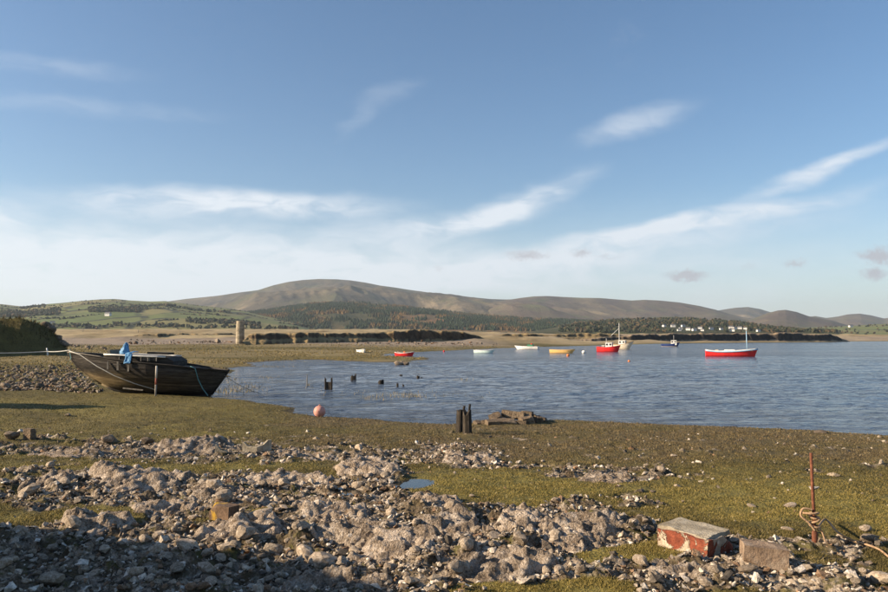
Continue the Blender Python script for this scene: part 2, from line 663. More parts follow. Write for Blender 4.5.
CAPD = np.array([0, 8, 16, 30, 45, 60, 180, 225, 262, 330, 500, 700, 1000, 2000, 3000, 60000])
CAPZ = np.array([1.12, 1.02, .85, .55, .36, .34, .42, 1.0, 1.9, 3.6, 5.4, 6.0, 7.5, 15, 22, 25])
LEFTD = np.array([0, 300, 500, 1000, 2000, 3000, 60000])
LEFTZ = np.array([0, 0, 1.6, 5.5, 11, 12, 12])

ROCK_BLOBS = [(150, 452, 190, 9, 1.0), (60, 447, 90, 6, .6), (400, 458, 90, 9, .9), (470, 449, 34, 5, .8), (490, 465, 60, 7, .6), (120, 486, 130, 15, 1.2),
              (290, 492, 160, 24, 1.15), (120, 560, 300, 42, 1.5), (400, 545, 170, 40, 1.3), (570, 530, 110, 20, 1.05), (610, 474, 90, 9, .85),
              (610, 497, 70, 10, .75), (760, 582, 190, 20, 1.0), (700, 545, 60, 18, .7), (810, 546, 60, 10, .8), (820, 475, 40, 4, .7), (690, 505, 40, 6, .6),
              (750, 508, 30, 3, .6), (705, 573, 100, 16, 1.0), (870, 540, 40, 14, .5), (460, 515, 90, 10, .6)]
GRASS_BLOBS = [(500, 487, 88, 15, 1.7), (60, 467.5, 95, 3.6, 1.1), (230, 468, 100, 3.2, 1.0), (100, 513, 46, 6, 1.3), (10, 516, 28, 5, 1.2),
               (770, 497, 140, 22, 1.0), (655, 553, 48, 13, 1.5), (560, 591, 75, 9, 1.3), (520, 539, 30, 7, 1.1), (240, 513, 40, 5, .6), (40, 456, 40, 3, .8),
               (420, 520, 25, 5, .4)]


def blobs(L, px, py):
    t = 0
    for cx, cy, rx, ry, w in L:
        t = t + w * np.exp(-(((px - cx) / rx) ** 2 + ((py - cy) / ry) ** 2) ** 1.3)
    return t


def base_height(x, y, sd):
    jit = (fbm(x * 0.35, y * 0.35, 3, 4) - 0.5) * np.clip(np.abs(y) * 0.05, 0.5, 6)
    s = sd + jit
    cap = np.interp(np.maximum(y, 0), CAPD, CAPZ)
    cap = cap + sstep(.12, -.08, x / np.maximum(y, 1)) * np.interp(np.maximum(y, 0), LEFTD, LEFTZ)
    rw = sstep(.12, .19, x / np.maximum(y, 1))
    cap = cap * (1 - rw) + rw * np.minimum(cap, np.interp(np.maximum(y, 0), [330, 575, 650, 800, 1000, 60000], [1.0, 1.2, 4, 6, 7.5, 40]))
    # a low turf lip at the waterline, then a gentle rise
    rise = np.where(s > 0, 0.05 * sstep(0, .5, s) + 0.052 * s, np.maximum(0.05 * s, -3.5))
    z = np.where(rise > 0, cap * np.tanh(rise / cap), rise)
    return z, s


def rock_zone(x, y, zb):
    px, py = proj(x, y, zb)
    near = sstep(26, 18, y) * (y > 0.3)
    px = px + (fbm(x * 1.1, y * 1.1, 31, 3) - .5) * 60
    py = py + (fbm(x * 1.1, y * 1.1, 41, 3) - .5) * 14
    r = blobs(ROCK_BLOBS, px, py) - blobs(GRASS_BLOBS, px, py)
    r = r + (fbm(x * 2.6, y * 3.4, 51, 4) - 0.5) * 1.9
    r = sstep(0.28, 0.62, r) * near
    r = np.where(y < 4.6, np.maximum(r, 0.85 * sstep(.35, .5, fbm(x * 1.4, y * 1.4, 61, 4))), r)
    return r


POOLS = []


def height(x, y, full=False):
    x = np.asarray(x, float)
    y = np.asarray(y, float)
    sd = shore_sd(x, y)
    z, s = base_height(x, y, sd)
    near = sstep(60, 35, np.hypot(x, y)) * sstep(0, 1.5, s)
    zb = z.copy()
    rz = rock_zone(x, y, zb)
    # hummocky turf
    z = z + near * ((fbm(x * 0.5, y * 0.5, 5, 4) - 0.5) * 0.16 + (fbm(x * 2.4, y * 2.4, 9, 3) - 0.5) * 0.07)
    # stepped bedrock and rubble
    led = fbm(x * 0.9 + 3, y * 1.9, 71, 4)
    q = led * 7
    ter = (np.floor(q) + sstep(0.62, 0.98, q - np.floor(q))) / 7
    z = z + rz * ((ter - 0.62) * 0.30 + (ridged(x * 2.2, y * 3.4, 81, 4) - 0.55) * 0.09 + (fbm(x * 9, y * 9, 91, 3) - .5) * 0.06)
    q = np.atleast_1d((rz > .02) & (y > 0) & (y < 30)).reshape(np.shape(x)) if np.ndim(x) else np.array((rz > .02) and (0 < y < 30))
    if np.any(q):
        xx, yy = (x[q], y[q]) if np.ndim(x) else (x.reshape(1), y.reshape(1))
        wx_, wy_ = xx + (fbm(xx * 5, yy * 5, 141, 2) - .5) * .12, yy + (fbm(xx * 5, yy * 5, 143, 2) - .5) * .12
        d1, v1 = worley(wx_ * 2.8, wy_ * 4.2, 151)
        d2, v2 = worley(wx_ * 8.5, wy_ * 9.5, 161)
        lump = (v1 ** 2) * 0.10 * np.clip(1 - (d1 / .55) ** 2.5, 0, 1) + v2 * 0.035 * np.clip(1 - (d2 / .6) ** 2, 0, 1)
        if np.ndim(x):
            z[q] += rz[q] * lump
        else:
            z = z + rz * lump[0]
    # hollows of the two rain pools
    for hx, hy, hr, hz in POOLS:
        ra = np.hypot(x - hx, y - hy) / (hr * (0.8 + .7 * fbm(x * 4, y * 4, 181, 3)))
        w = np.exp(-ra ** 4)
        z = z * (1 - w) + (hz - 0.035) * w
    # unseen bank and knoll off to the left, added to cast shadows into view
    bank = 3.4 * np.exp(-(np.abs((x + 10.0) / 2.5) ** 3.0 + np.abs((y + 0.2) / 8.5) ** 8.0))
    bank = bank * (0.66 + 0.66 * fbm(x * .9, y * 1.3, 13, 4))
    bank = bank + 5.2 * np.exp(-(((x + 25.8) / 2.8) ** 2 + ((y - 25.2) / 2.3) ** 2))
    # turfed sand bank at the back left
    mn = (fbm(x * .16, y * .16, 19, 4) - .5)
    xe = x * 92 / np.maximum(y, 20) + mn * 3
    bank = bank + (4.6 * sstep(-47.5, -52.2, xe) * sstep(0, 7, y - 84 - (x + 60) * 1.1 + mn * 5) * sstep(135, 105, y) + 0.45 * sstep(-43.5, -50, xe) * sstep(82, 90, y) * sstep(130, 110, y)) * (0.92 + .3 * mn)
    z = z + bank
    # broad unevenness of the flats and dunes behind
    far = sstep(70, 240, y) * sstep(0, 20, s)
    z = z + far * (fbm(x * 0.02, y * 0.02, 15, 4) - 0.5) * np.clip(y * 0.006, 0, 9)
    z = z + sstep(210, 300, y) * sstep(1200, 800, y) * sstep(10, 40, s) * (ridged(x * .035, y * .02, 23, 4) - .5) * 2.6
    if full:
        return z, s, rz, zb, bank
    return z


POOLS = []
for _px, _py, _r in ((415, 480, .34), (352, 484, .2)):
    _a = at_z(_px, _py, 0.72)
    _q = np.linspace(0, 6.28, 40)
    _z = height(float(_a[0]) + np.cos(_q) * _r * 1.1, float(_a[1]) + np.sin(_q) * _r * 1.1)
    POOLS.append((float(_a[0]), float(_a[1]), _r, float(np.percentile(_z, 25))))


def _trange(dz):
    t0 = (1.9 - CAMZ) / np.minimum(dz, -1e-4)
    t1 = (-0.5 - CAMZ) / np.minimum(dz, -1e-4)
    return np.clip(t0, 2, 400), np.clip(t1, 3, 420)


def hit(px, py, n=60):
    """ground points seen at pixels (arrays)"""
    px = np.asarray(px, float)
    py = np.asarray(py, float)
    dx, dy, dz = ray(px, py)
    t0, t1 = _trange(dz)
    res = t1.copy()
    act = np.ones(px.shape, bool)
    for k in range(n + 1):
        i = np.where(act)[0]
        if not len(i):
            break
        t = t0[i] * (t1[i] / t0[i]) ** (k / n)
        u = (CAMZ + dz[i] * t) < height(dx[i] * t, dy[i] * t)
        res[i[u]] = t[u]
        act[i[u]] = False
    return dx * res, dy * res, height(dx * res, dy * res)


def hit1(px, py):
    dx, dy, dz = (float(q) for q in ray(px, py))
    t0, t1 = (float(q) for q in _trange(np.array(dz)))
    ts = np.linspace(t0, t1, 500)
    u = (CAMZ + dz * ts) < height(dx * ts, dy * ts)
    t = float(ts[np.argmax(u)]) if u.any() else t1
    return Vector((dx * t, dy * t, CAMZ + dz * t))


# ------------------------------------------------------------------ ground
def ground_mat():
    t = NT('shore_ground')
    z1 = t.sep(t.attr('zone_a'))        # rock, bright turf, brown heath
    z2 = t.sep(t.attr('zone_b'))        # sand, tan grass, wet mud
    n1 = t.noise(0.8, 6, 0.65, 0.4)
    n2 = t.noise(6.0, 6, 0.7, 0.3)
    n3 = t.noise(30.0, 5, 0.7)
    turf = t.ramp(t.math('ADD', t.math('MULTIPLY', n1, 0.5), t.math('MULTIPLY', n2, 0.5)),
                  [(0.32, (0.032, 0.025, 0.010)), (0.47, (0.080, 0.065, 0.019)), (0.60, (0.118, 0.100, 0.028)), (0.72, (0.16, 0.13, 0.045))])
    green = t.ramp(n2, [(0.3, (0.08, 0.068, 0.016)), (0.5, (0.165, 0.138, 0.034)), (0.7, (0.23, 0.185, 0.055))])
    heath = t.ramp(n2, [(0.3, (0.045, 0.032, 0.016)), (0.5, (0.11, 0.083, 0.037)), (0.7, (0.165, 0.13, 0.062))])
    c = t.mix(z1[1], turf, green)
    c = t.mix(z1[2], c, heath)
    sand = t.ramp(t.noise(0.25, 6, 0.65), [(0.3, (0.17, 0.135, 0.105)), (0.6, (0.29, 0.235, 0.185))])
    tan = t.ramp(t.noise(0.05, 7, 0.7, 0.5, stretch=(1, 0.4, 1)), [(0.3, (0.15, 0.105, 0.045)), (0.48, (0.28, 0.215, 0.115)), (0.62, (0.36, 0.285, 0.165)), (0.75, (0.16, 0.145, 0.05))])
    c = t.mix(t.rng(t.noise(0.07, 6, 0.7, 0.5, stretch=(1, 0.35, 1), off=21.0), 0.42, 0.62, 0.0, 0.5), c, (0.185, 0.145, 0.05))
    c = t.mix(z2[1], c, tan)
    c = t.mix(z2[0], c, sand)
    c = t.mix(z2[2], c, (0.055, 0.043, 0.026))
    rf = t.math('ADD', t.math('MULTIPLY', t.noise(4.0, 8, 0.7, 0.6), 0.6), t.math('MULTIPLY', t.noise(38.0, 6, 0.75), 0.4))
    rock = t.ramp(rf, [(0.32, (0.03, 0.022, 0.013)), (0.44, (0.12, 0.088, 0.054)), (0.53, (0.32, 0.255, 0.19)), (0.64, (0.60, 0.53, 0.445))])
    soil = t.rng(t.noise(1.7, 6, 0.7, 0.5, off=6.0), 0.44, 0.56, 0, 0.85)
    rock = t.mix(soil, rock, t.ramp(n2, [(0.3, (0.024, 0.017, 0.010)), (0.5, (0.065, 0.046, 0.024)), (0.7, (0.12, 0.092, 0.046))]))
    rock = t.mix(t.rng(t.noise(2.6, 5, 0.7, 0.5, off=16.0), 0.54, 0.62, 0, 0.8), rock, (0.10, 0.088, 0.026))
    c = t.mix(z1[0], c, rock)
    hh = t.math('ADD', t.math('MULTIPLY', n3, 0.5), t.math('ADD', t.math('MULTIPLY', t.voro(22.0), 0.5), n2))
    t.bump(hh, 0.05)
    return t.done(c, 0.95)


def build_ground():
    azf = np.radians(np.linspace(-40, 40, 800))
    azl = np.radians(-40 - np.cumsum(np.linspace(0.3, 11, 24) * 140 / np.linspace(.3, 11, 24).sum()))[::-1]
    azr = np.radians(40 + np.cumsum(np.linspace(0.3, 11, 24) * 140 / np.linspace(.3, 11, 24).sum()))
    azs = np.concatenate([azl, azf, azr[:-1]])
    rs = [0.4]
    while rs[-1] < 45000:
        r = rs[-1]
        if r < 5.0:
            k = 1.18
        elif r < 28:
            k = 1.0058
        elif r < 60:
            k = 1.0095
        elif r < 900:
            k = 1.016
        else:
            k = 1.06
        rs.append(r * k)
    rs = np.array(rs)
    oy = -1.0
    X = rs[:, None] * np.sin(azs)[None, :]
    Y = rs[:, None] * np.cos(azs)[None, :] + oy
    z, s, rz, zb, bank = height(X, Y, True)
    px, py = proj(X, Y, zb)
    # zones
    gn = fbm(X * 0.7, Y * 0.7, 101, 4)
    front = (Y > 0.5)
    bright = blobs(GRASS_BLOBS, px, py) * .8 + sstep(0.45, 0.62, gn) * sstep(470, 520, py)
    leftgreen = sstep(300, 180, px) * sstep(395, 405, py) * sstep(445, 430, py) * sstep(.4, .6, gn) * .8
    bright = np.clip(bright + leftgreen, 0, 1) * front * (Y < 60)
    heath = sstep(250, 380, px + (gn - .5) * 160) * sstep(470, 452, py) * (Y < 60) * front * (0.55 + 0.6 * sstep(.35, .6, gn))
    heath = np.clip(heath, 0, 1)
    sandn = fbm(X * 0.012, Y * 0.03, 111, 4)
    sand = sstep(195, 225, Y + (sandn - .5) * 60) * sstep(320, 270, Y + (sandn - .5) * 50) * sstep(520, 430, px + (sandn - .5) * 120) * 0.9
    sand = np.maximum(sand, sstep(480, 500, px) * sstep(330, 420, Y) * sstep(5, 25, s) * 0.75 * (Y < 800) * sstep(.3, .55, fbm(X * .03, Y * .02, 125, 4)))
    tan = sstep(250, 300, Y) * sstep(0, 10, s)
    gold = sstep(55, 90, Y) * (Y < 260) * 0.42 * sstep(.35, .6, fbm(X * .03, Y * .06, 121, 4))
    tan = np.clip(np.maximum(tan, gold), 0, 1)
    mud = sstep(0.7, 0.0, s + (gn - .5) * 1.2) * (Y < 120)
    za = np.stack([rz, bright * (1 - rz), heath], -1).reshape(-1, 3)
    zbm = np.stack([np.clip(sand, 0, 1), tan, np.clip(mud, 0, 1) * .8], -1).reshape(-1, 3)
    V = np.stack([X, Y, z], -1).reshape(-1, 3)
    f = grid_faces(len(rs), len(azs), wrap=True)
    me = mesh_np('ground', V, f, ground_mat(), True, {'zone_a': za, 'zone_b': zbm})
    return kind(link('ground', me), 'structure')


build_ground()


# ------------------------------------------------------------------ water
def water_mat():
    t = NT('estuary_water')
    t.b.inputs['IOR'].default_value = 1.33
    t.b.inputs['Specular IOR Level'].default_value = 0.5
    w1 = t.noise(1.15, 3, 0.55, 0.5, stretch=(0.62, 1.0, 1), rot=(0, 0, R(12)))
    w2 = t.noise(4.2, 3, 0.6, 0.3, stretch=(0.6, 1.0, 1), rot=(0, 0, R(-9)))
    w3 = t.noise(0.42, 3, 0.5, 0.5, stretch=(0.6, 1, 1), off=3.0)
    cat = t.rng(t.noise(0.045, 3, 0.6, 0.6, stretch=(0.35, 1, 1)), 0.35, 0.65, 0.55, 1.15)
    h = t.math('ADD', t.math('MULTIPLY', w1, 0.8), t.math('ADD', t.math('MULTIPLY', w2, 0.16), t.math('MULTIPLY', w3, 1.5)))
    h = t.math('MULTIPLY', h, cat)
    t.bump(h, 0.70)
    col = t.ramp(t.noise(0.03, 3, 0.5, stretch=(0.5, 1, 1)), [(0.35, (0.045, 0.075, 0.125)), (0.65, (0.085, 0.105, 0.14))])
    return t.done(col, 0.12)


def build_water():
    azf = np.radians(np.linspace(-38, 38, 580))
    azl = np.radians(np.linspace(-105, -38.6, 16))
    azs = np.concatenate([azl, azf, -azl[::-1]])
    rs = [14.0]
    while rs[-1] < 14000:
        r = rs[-1]
        rs.append(r * (1.0066 if r < 130 else 1.02 if r < 600 else 1.25))
    rs = np.array(rs)
    X = rs[:, None] * np.sin(azs)[None, :]
    Y = rs[:, None] * np.cos(azs)[None, :]
    sd = shore_sd(X, Y)
    amp = sstep(-.3, -14, sd) * .75 + .25 * sstep(0, -2, sd)
    amp = amp * sstep(150, 70, Y) * (Y > 5)
    gust = .6 + .8 * fbm(X * .03, Y * .07, 191, 3)
    wx_, wy_ = X + .18 * Y, Y - .12 * X
    h = .13 * (ridged(wx_ * .22, wy_ * .62, 193, 3, .55) - .55) + .06 * (ridged(wx_ * .7 + 3, wy_ * 1.7, 197, 2) - .55)
    V = np.stack([X, Y, h * amp * gust], -1).reshape(-1, 3)
    me = mesh_np('sea', V, grid_faces(len(rs), len(azs)), water_mat())
    return kind(link('sea', me), 'structure')


build_water()

pool_m = NT('rain_pool')
pool_m.b.inputs['Specular IOR Level'].default_value = 0.5
pool_m = pool_m.done((0.03, 0.028, 0.022), 0.05)
for hx, hy, hr, hz in POOLS:
    n = 36
    v = [(0, 0, 0)] + [(math.cos(a) * hr * 1.25, math.sin(a) * hr * 1.25, 0) for a in np.linspace(0, 2 * math.pi, n, endpoint=False)]
    me = bpy.data.meshes.new('pool_water')
    me.from_pydata(v, [], [(0, 1 + i, 1 + (i + 1) % n) for i in range(n)])
    me.materials.append(pool_m)
    kind(link('pool_water', me, loc=(hx, hy, hz)), 'structure')


# ------------------------------------------------------------------ hills, banks, headland
class Hill:
    """height field between a front line and a ridge, ridge outline given in picture pixels"""

    def __init__(s, outline, d0, d1, zbase, seed, gully=0.0, gscale=900.0, power=1.0, back=0.35, rough=0.0):
        s.o = np.array(outline, float)
        s.d0, s.d1, s.zb, s.seed, s.g, s.gs, s.p, s.back, s.rough = d0, d1, zbase, seed, gully, gscale, power, back, rough

    def z(s, px, d):
        px = np.asarray(px, float)
        d = np.asarray(d, float)
        py = np.interp(px, s.o[:, 0], s.o[:, 1])
        dx, dy, dz = ray(px, py)
        zr = CAMZ + dz / dy * s.d1
        t = (d - s.d0) / (s.d1 - s.d0)
        tf = np.clip(t, 0, 1)
        prof = tf ** s.p
        prof = np.where(t > 1, 1 - s.back * np.clip(t - 1, 0, 1) ** 1.5, prof)
        x = (px - 444) / FPX * d
        env = np.sin(np.pi * np.clip(t, 0, 1)) ** 0.8
        zz = s.zb + (zr - s.zb) * prof
        amp = s.g * np.clip((zr - s.zb), 0, None)
        rn = ridged(x / s.gs + d / s.gs * 0.25, d / s.gs * 0.45, s.seed, 5, 0.52) - 0.55
        zz = zz + env * amp * rn
        zz = zz + s.rough * (fbm(x / s.gs * 9, d / s.gs * 9, s.seed + 9, 3) - 0.5) * np.clip(t * 4, 0, 1)
        return zz

    def build(s, name, mat, x0, x1, nc, nr, kindname='structure'):
        pxs = np.linspace(x0, x1, nc)
        ds = np.concatenate([np.linspace(s.d0, s.d1, nr), s.d1 + (s.d1 - s.d0) * np.linspace(0.08, 1, max(4, nr // 4))])
        P, D = np.meshgrid(pxs, ds)
        Z = s.z(P, D)
        edge = sstep(0, 0.06, (P - x0) / (x1 - x0)) * sstep(0, 0.06, (x1 - P) / (x1 - x0))
        Z = s.zb - 3 + (Z - s.zb + 3) * edge
        Z[0] -= 4
        V = np.stack([(P - 444) / FPX * D, D, Z], -1).reshape(-1, 3)
        me = mesh_np(name, V, grid_faces(len(ds), nc), mat)
        return kind(link(name, me), kindname)


def fell_mat(name, stops, scale=0.0016, green=0.0):
    t = NT(name)
    f = t.math('ADD', t.math('MULTIPLY', t.noise(scale, 8, 0.62, 0.7, stretch=(1, 0.5, 1.6)), 0.75), t.math('MULTIPLY', t.noise(scale * 9, 6, 0.7), 0.25))
    c = t.ramp(f, stops)
    if green:
        g = t.rng(t.noise(scale * 1.6, 5, 0.6, 0.4, off=9.0), 0.5, 0.66, 0, green)
        c = t.mix(g, c, (0.085, 0.105, 0.032))
    t.bump(t.noise(scale * 14, 6, 0.7), 22.0, 0.7)
    return t.done(c, 0.95)


def field_mat(name, a, b, hedge, scale=0.0042):
    t = NT(name)
    cell = t.voro(scale, 'F1', stretch=(1, 0.42, 0), out='Color')
    s = t.sep(cell)
    c = t.mix(s[0], a, b)
    c = t.mix(t.math('MULTIPLY', t.rng(s[1], 0.72, 0.8), 0.8), c, (0.20, 0.17, 0.065))
    c = t.mix(t.rng(t.noise(0.0021, 6, 0.65, 0.6), 0.5, 0.66, 0, .75), c, (0.115, 0.085, 0.04))
    edge = t.voro(scale, 'DISTANCE_TO_EDGE', stretch=(1, 0.42, 0))
    hm = t.math('MULTIPLY', t.rng(edge, 0.02, 0.055, 1, 0), t.rng(t.noise(0.006, 3), 0.42, 0.5))
    c = t.mix(hm, c, hedge)
    c = t.mix(t.rng(t.noise(0.02, 5, 0.7), 0.35, 0.7, 0, 0.35), c, (0.05, 0.06, 0.02))
    return t.done(c, 0.95)


M['fell'] = fell_mat('moorland_fell', [(0.39, (0.022, 0.021, 0.019)), (0.465, (0.062, 0.05, 0.034)), (0.54, (0.095, 0.074, 0.045)), (0.62, (0.21, 0.16, 0.095))], green=0.3)
M['fell2'] = fell_mat('heather_fell', [(0.36, (0.04, 0.03, 0.027)), (0.46, (0.085, 0.06, 0.046)), (0.56, (0.115, 0.09, 0.055)), (0.66, (0.20, 0.155, 0.095))], green=0.5)
M['fields'] = field_mat('hedged_fields', (0.085, 0.115, 0.026), (0.16, 0.165, 0.05), (0.02, 0.024, 0.012))
M['woodfloor'] = fell_mat('bracken_hill', [(0.35, (0.03, 0.035, 0.014)), (0.48, (0.075, 0.065, 0.025)), (0.6, (0.20, 0.10, 0.04))], 0.003)
M['wooded'] = fell_mat('wooded_hillside', [(0.35, (0.02, 0.026, 0.012)), (0.5, (0.05, 0.05, 0.022)), (0.62, (0.12, 0.10, 0.045))], 0.004, green=0.4)

fells = Hill([(-80, 312), (100, 306), (160, 302.5), (185, 299), (215, 296), (240, 292.5), (258, 290), (272, 285.5), (287, 282), (302, 280), (318, 279), (336, 279.3), (350, 280.3),
              (365, 282.5), (380, 285.5), (395, 287.5), (410, 290), (425, 292), (440, 294), (455, 295), (470, 297), (490, 299), (505, 299.5), (530, 299), (580, 306), (660, 316)],
             4900, 8300, 25, 201, 0.85, 1900, 0.8)
fells.build('hills', M['fell'], -60, 640, 420, 110)
fell2 = Hill([(400, 318), (470, 311), (490, 303.5), (505, 300.5), (520, 298), (535, 296.3), (548, 296), (565, 297), (582, 297.8), (600, 298), (618, 299.5), (632, 300.5), (645, 299.8), (660, 300.5), (680, 302.5),
              (700, 306), (715, 309.5), (728, 313.5), (742, 317), (760, 320), (800, 328)], 4700, 7600, 20, 231, 0.6, 1500, 0.8)
fell2.build('hills', M['fell2'], 440, 800, 260, 90)
fell3 = Hill([(690, 318), (715, 311), (735, 307.8), (748, 307), (760, 309), (772, 312.5), (800, 320)], 9300, 11000, 60, 241, 0.4, 1200, 0.8)
fell3.build('hills', M['fell'], 680, 810, 90, 40)
fell4 = Hill([(735, 325), (755, 318), (768, 313), (778, 310.5), (786, 309.8), (797, 312), (808, 316), (820, 318.5), (832, 320.5), (850, 326), (880, 330)], 4600, 6300, 20, 251, 0.4, 700, 0.9)
fell4.build('hills', M['fell2'], 720, 890, 130, 50)
fell5 = Hill([(790, 324), (805, 317.5), (815, 316), (826, 318), (838, 316.5), (848, 314.3), (860, 313.6), (872, 315.5), (884, 318.5), (900, 316), (930, 310), (980, 306), (1060, 309), (1150, 318)], 7400, 9800, 40, 261, 0.35, 1000, 0.85)
fell5.build('hills', M['fell2'], 780, 1150, 200, 50)
leftfields = Hill([(-300, 306), (-120, 300), (-40, 302), (0, 304), (22, 306.5), (35, 305), (60, 303), (80, 301), (100, 299.3), (115, 299), (130, 300.5), (150, 301.5), (165, 301), (180, 303), (200, 305.5),
                   (225, 308), (245, 311), (262, 315), (290, 321), (330, 327)], 2050, 3900, 24, 271, 0.22, 700, 0.85)
leftfields.build('hills', M['fields'], -320, 330, 260, 80)
woodhill = Hill([(190, 326), (215, 320), (232, 315), (250, 311.5), (270, 309.5), (290, 306.5), (310, 304.5), (335, 303), (360, 303), (380, 304.5), (400, 306), (420, 308.5), (445, 311.5), (470, 314.5),
                 (500, 317), (530, 319.5), (560, 320.5), (590, 322), (640, 325), (700, 330)], 2900, 4500, 24, 281, 0.3, 600, 0.75)
woodhill.build('hills', M['woodfloor'], 170, 720, 300, 60)
village = Hill([(540, 330), (580, 324), (600, 321.5), (620, 320.5), (645, 319.5), (670, 319), (695, 319), (715, 320.5), (740, 323), (765, 326), (790, 329), (815, 331.5), (840, 333)], 1900, 2900, 17, 291, 0.25, 400, 0.85)
village.build('hills', M['wooded'], 520, 850, 200, 50)
rightplain = Hill([(700, 332), (780, 329), (820, 327), (850, 326), (880, 324), (930, 322), (1000, 322), (1150, 326)], 2500, 4300, 8, 301, 0.3, 500, 0.85)
rightplain.build('hills', M['fields'], 700, 1150, 140, 40)


# eroded dune scarps and the headland: steep front, flat top
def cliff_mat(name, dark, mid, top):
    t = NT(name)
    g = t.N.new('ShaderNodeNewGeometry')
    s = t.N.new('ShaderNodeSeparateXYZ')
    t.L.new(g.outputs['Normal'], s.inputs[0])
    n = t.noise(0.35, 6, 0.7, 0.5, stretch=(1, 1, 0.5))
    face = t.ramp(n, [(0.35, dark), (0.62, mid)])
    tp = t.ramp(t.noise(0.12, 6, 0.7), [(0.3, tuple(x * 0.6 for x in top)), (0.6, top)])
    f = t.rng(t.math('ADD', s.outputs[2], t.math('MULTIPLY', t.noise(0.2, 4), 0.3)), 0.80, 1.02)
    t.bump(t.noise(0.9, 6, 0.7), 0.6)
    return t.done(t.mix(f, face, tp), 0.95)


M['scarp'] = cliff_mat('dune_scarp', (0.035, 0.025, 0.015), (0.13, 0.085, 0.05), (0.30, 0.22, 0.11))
M['darkcliff'] = cliff_mat('dark_cliff', (0.026, 0.022, 0.02), (0.07, 0.055, 0.043), (0.34, 0.25, 0.16))  # headland: steep faces much darker than the tan top
M['sandbank'] = cliff_mat('turfed_sand_bank', (0.05, 0.036, 0.022), (0.11, 0.08, 0.045), (0.10, 0.085, 0.035))


def scarp(name, prof, d, depth, mat, seed, nc=220, wob=6.0, steep=1.0, d_end=None):
    """prof: (px, py_base, py_top) along the bank"""
    p = np.array(prof, float)
    pxs = np.linspace(p[0, 0], p[-1, 0], nc)
    yb = np.interp(pxs, p[:, 0], p[:, 1])
    yt = np.interp(pxs, p[:, 0], p[:, 2]) + (fbm(pxs * 0.17, pxs * 0, seed, 4) - .5) * 2.6 * np.clip((yb - np.interp(pxs, p[:, 0], p[:, 2])) / 4, 0, 1)
    rows = [(-3.5 * steep, -1.3), (-2.2 * steep, -.3), (-1.2 * steep, 0.02), (-.55 * steep, 0.16), (-.25 * steep, .42), (0, 0.72), (.35, 0.93), (1.0, 1.0), (3.0, 1.0), (7, .96), (depth * .5, .85), (depth, .3), (depth * 1.3, -.6)]
    d = np.linspace(d, d_end or d, nc)
    V = []
    for k, (dd, h) in enumerate(rows):
        wx = (fbm(pxs * 0.06, np.full_like(pxs, 3.1), seed + 5, 4) - .5) * wob * (1.2 if k < 8 else .5)
        w2 = (fbm(pxs * 0.16, np.full_like(pxs, k * 0.6), seed + 7, 4) - .5) * wob * .16
        D = d + dd * d / 120.0 + wx + w2
        _, dy, dzb = ray(pxs, yb)
        zb = CAMZ + dzb / dy * d
        _, dy, dzt = ray(pxs, yt)
        zt = CAMZ + dzt / dy * d
        hh = h + (0.16 * (fbm(pxs * .14, np.full_like(pxs, k * 0.7), seed + 8, 4) - .5) if 1 < k < 7 else 0)
        z = zb + (zt - zb) * hh
        V.append(np.stack([(pxs - 444) / FPX * D, D, z], -1))
    V = np.stack(V)
    return kind(link(name, mesh_np(name, V.reshape(-1, 3), grid_faces(len(rows), nc), mat)), 'structure')


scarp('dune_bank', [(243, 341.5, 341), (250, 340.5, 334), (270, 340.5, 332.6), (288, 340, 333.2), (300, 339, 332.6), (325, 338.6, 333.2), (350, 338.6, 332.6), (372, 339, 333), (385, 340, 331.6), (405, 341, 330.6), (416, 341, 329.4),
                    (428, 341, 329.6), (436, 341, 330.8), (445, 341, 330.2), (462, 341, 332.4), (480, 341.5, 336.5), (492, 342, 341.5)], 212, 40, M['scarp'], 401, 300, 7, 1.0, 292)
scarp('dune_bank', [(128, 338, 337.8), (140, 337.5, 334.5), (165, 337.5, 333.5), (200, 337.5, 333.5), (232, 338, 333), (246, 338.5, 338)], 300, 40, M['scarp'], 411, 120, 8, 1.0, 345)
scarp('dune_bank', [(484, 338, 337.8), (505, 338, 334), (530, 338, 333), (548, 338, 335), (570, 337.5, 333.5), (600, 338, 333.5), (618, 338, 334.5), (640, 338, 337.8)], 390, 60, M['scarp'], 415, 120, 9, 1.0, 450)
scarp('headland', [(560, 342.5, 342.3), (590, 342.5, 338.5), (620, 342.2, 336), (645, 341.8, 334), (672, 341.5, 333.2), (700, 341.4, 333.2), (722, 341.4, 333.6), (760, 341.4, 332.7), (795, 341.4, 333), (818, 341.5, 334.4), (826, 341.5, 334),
                   (838, 341.8, 336.5), (846, 342, 340.5), (850, 342.2, 342.1)], 385, 130, M['darkcliff'], 421, 320, 9, 1.0, 555)
# ------------------------------------------------------------------ haze
hb = bmesh.new()
bmesh.ops.create_cube(hb, size=1.0)
for v in hb.verts:
    v.co = Vector((v.co.x * 40000, v.co.y * 30000 + 8000, -6 + (v.co.z + 0.5) * 1100))
haze_m = bpy.data.materials.new('haze')
haze_m.use_nodes = True
_hn = haze_m.node_tree.nodes
_hn.clear()
_ho = _hn.new('ShaderNodeOutputMaterial')
_hv = _hn.new('ShaderNodeVolumePrincipled')
_hv.inputs['Color'].default_value = (0.72, 0.86, 1.0, 1)
_hv.inputs['Density'].default_value = 3.7e-5
_hv.inputs['Anisotropy'].default_value = 0.2
haze_m.node_tree.links.new(_hv.outputs[0], _ho.inputs['Volume'])
HAZE = kind(link('haze', bm_mesh('haze', hb, haze_m)), 'stuff')


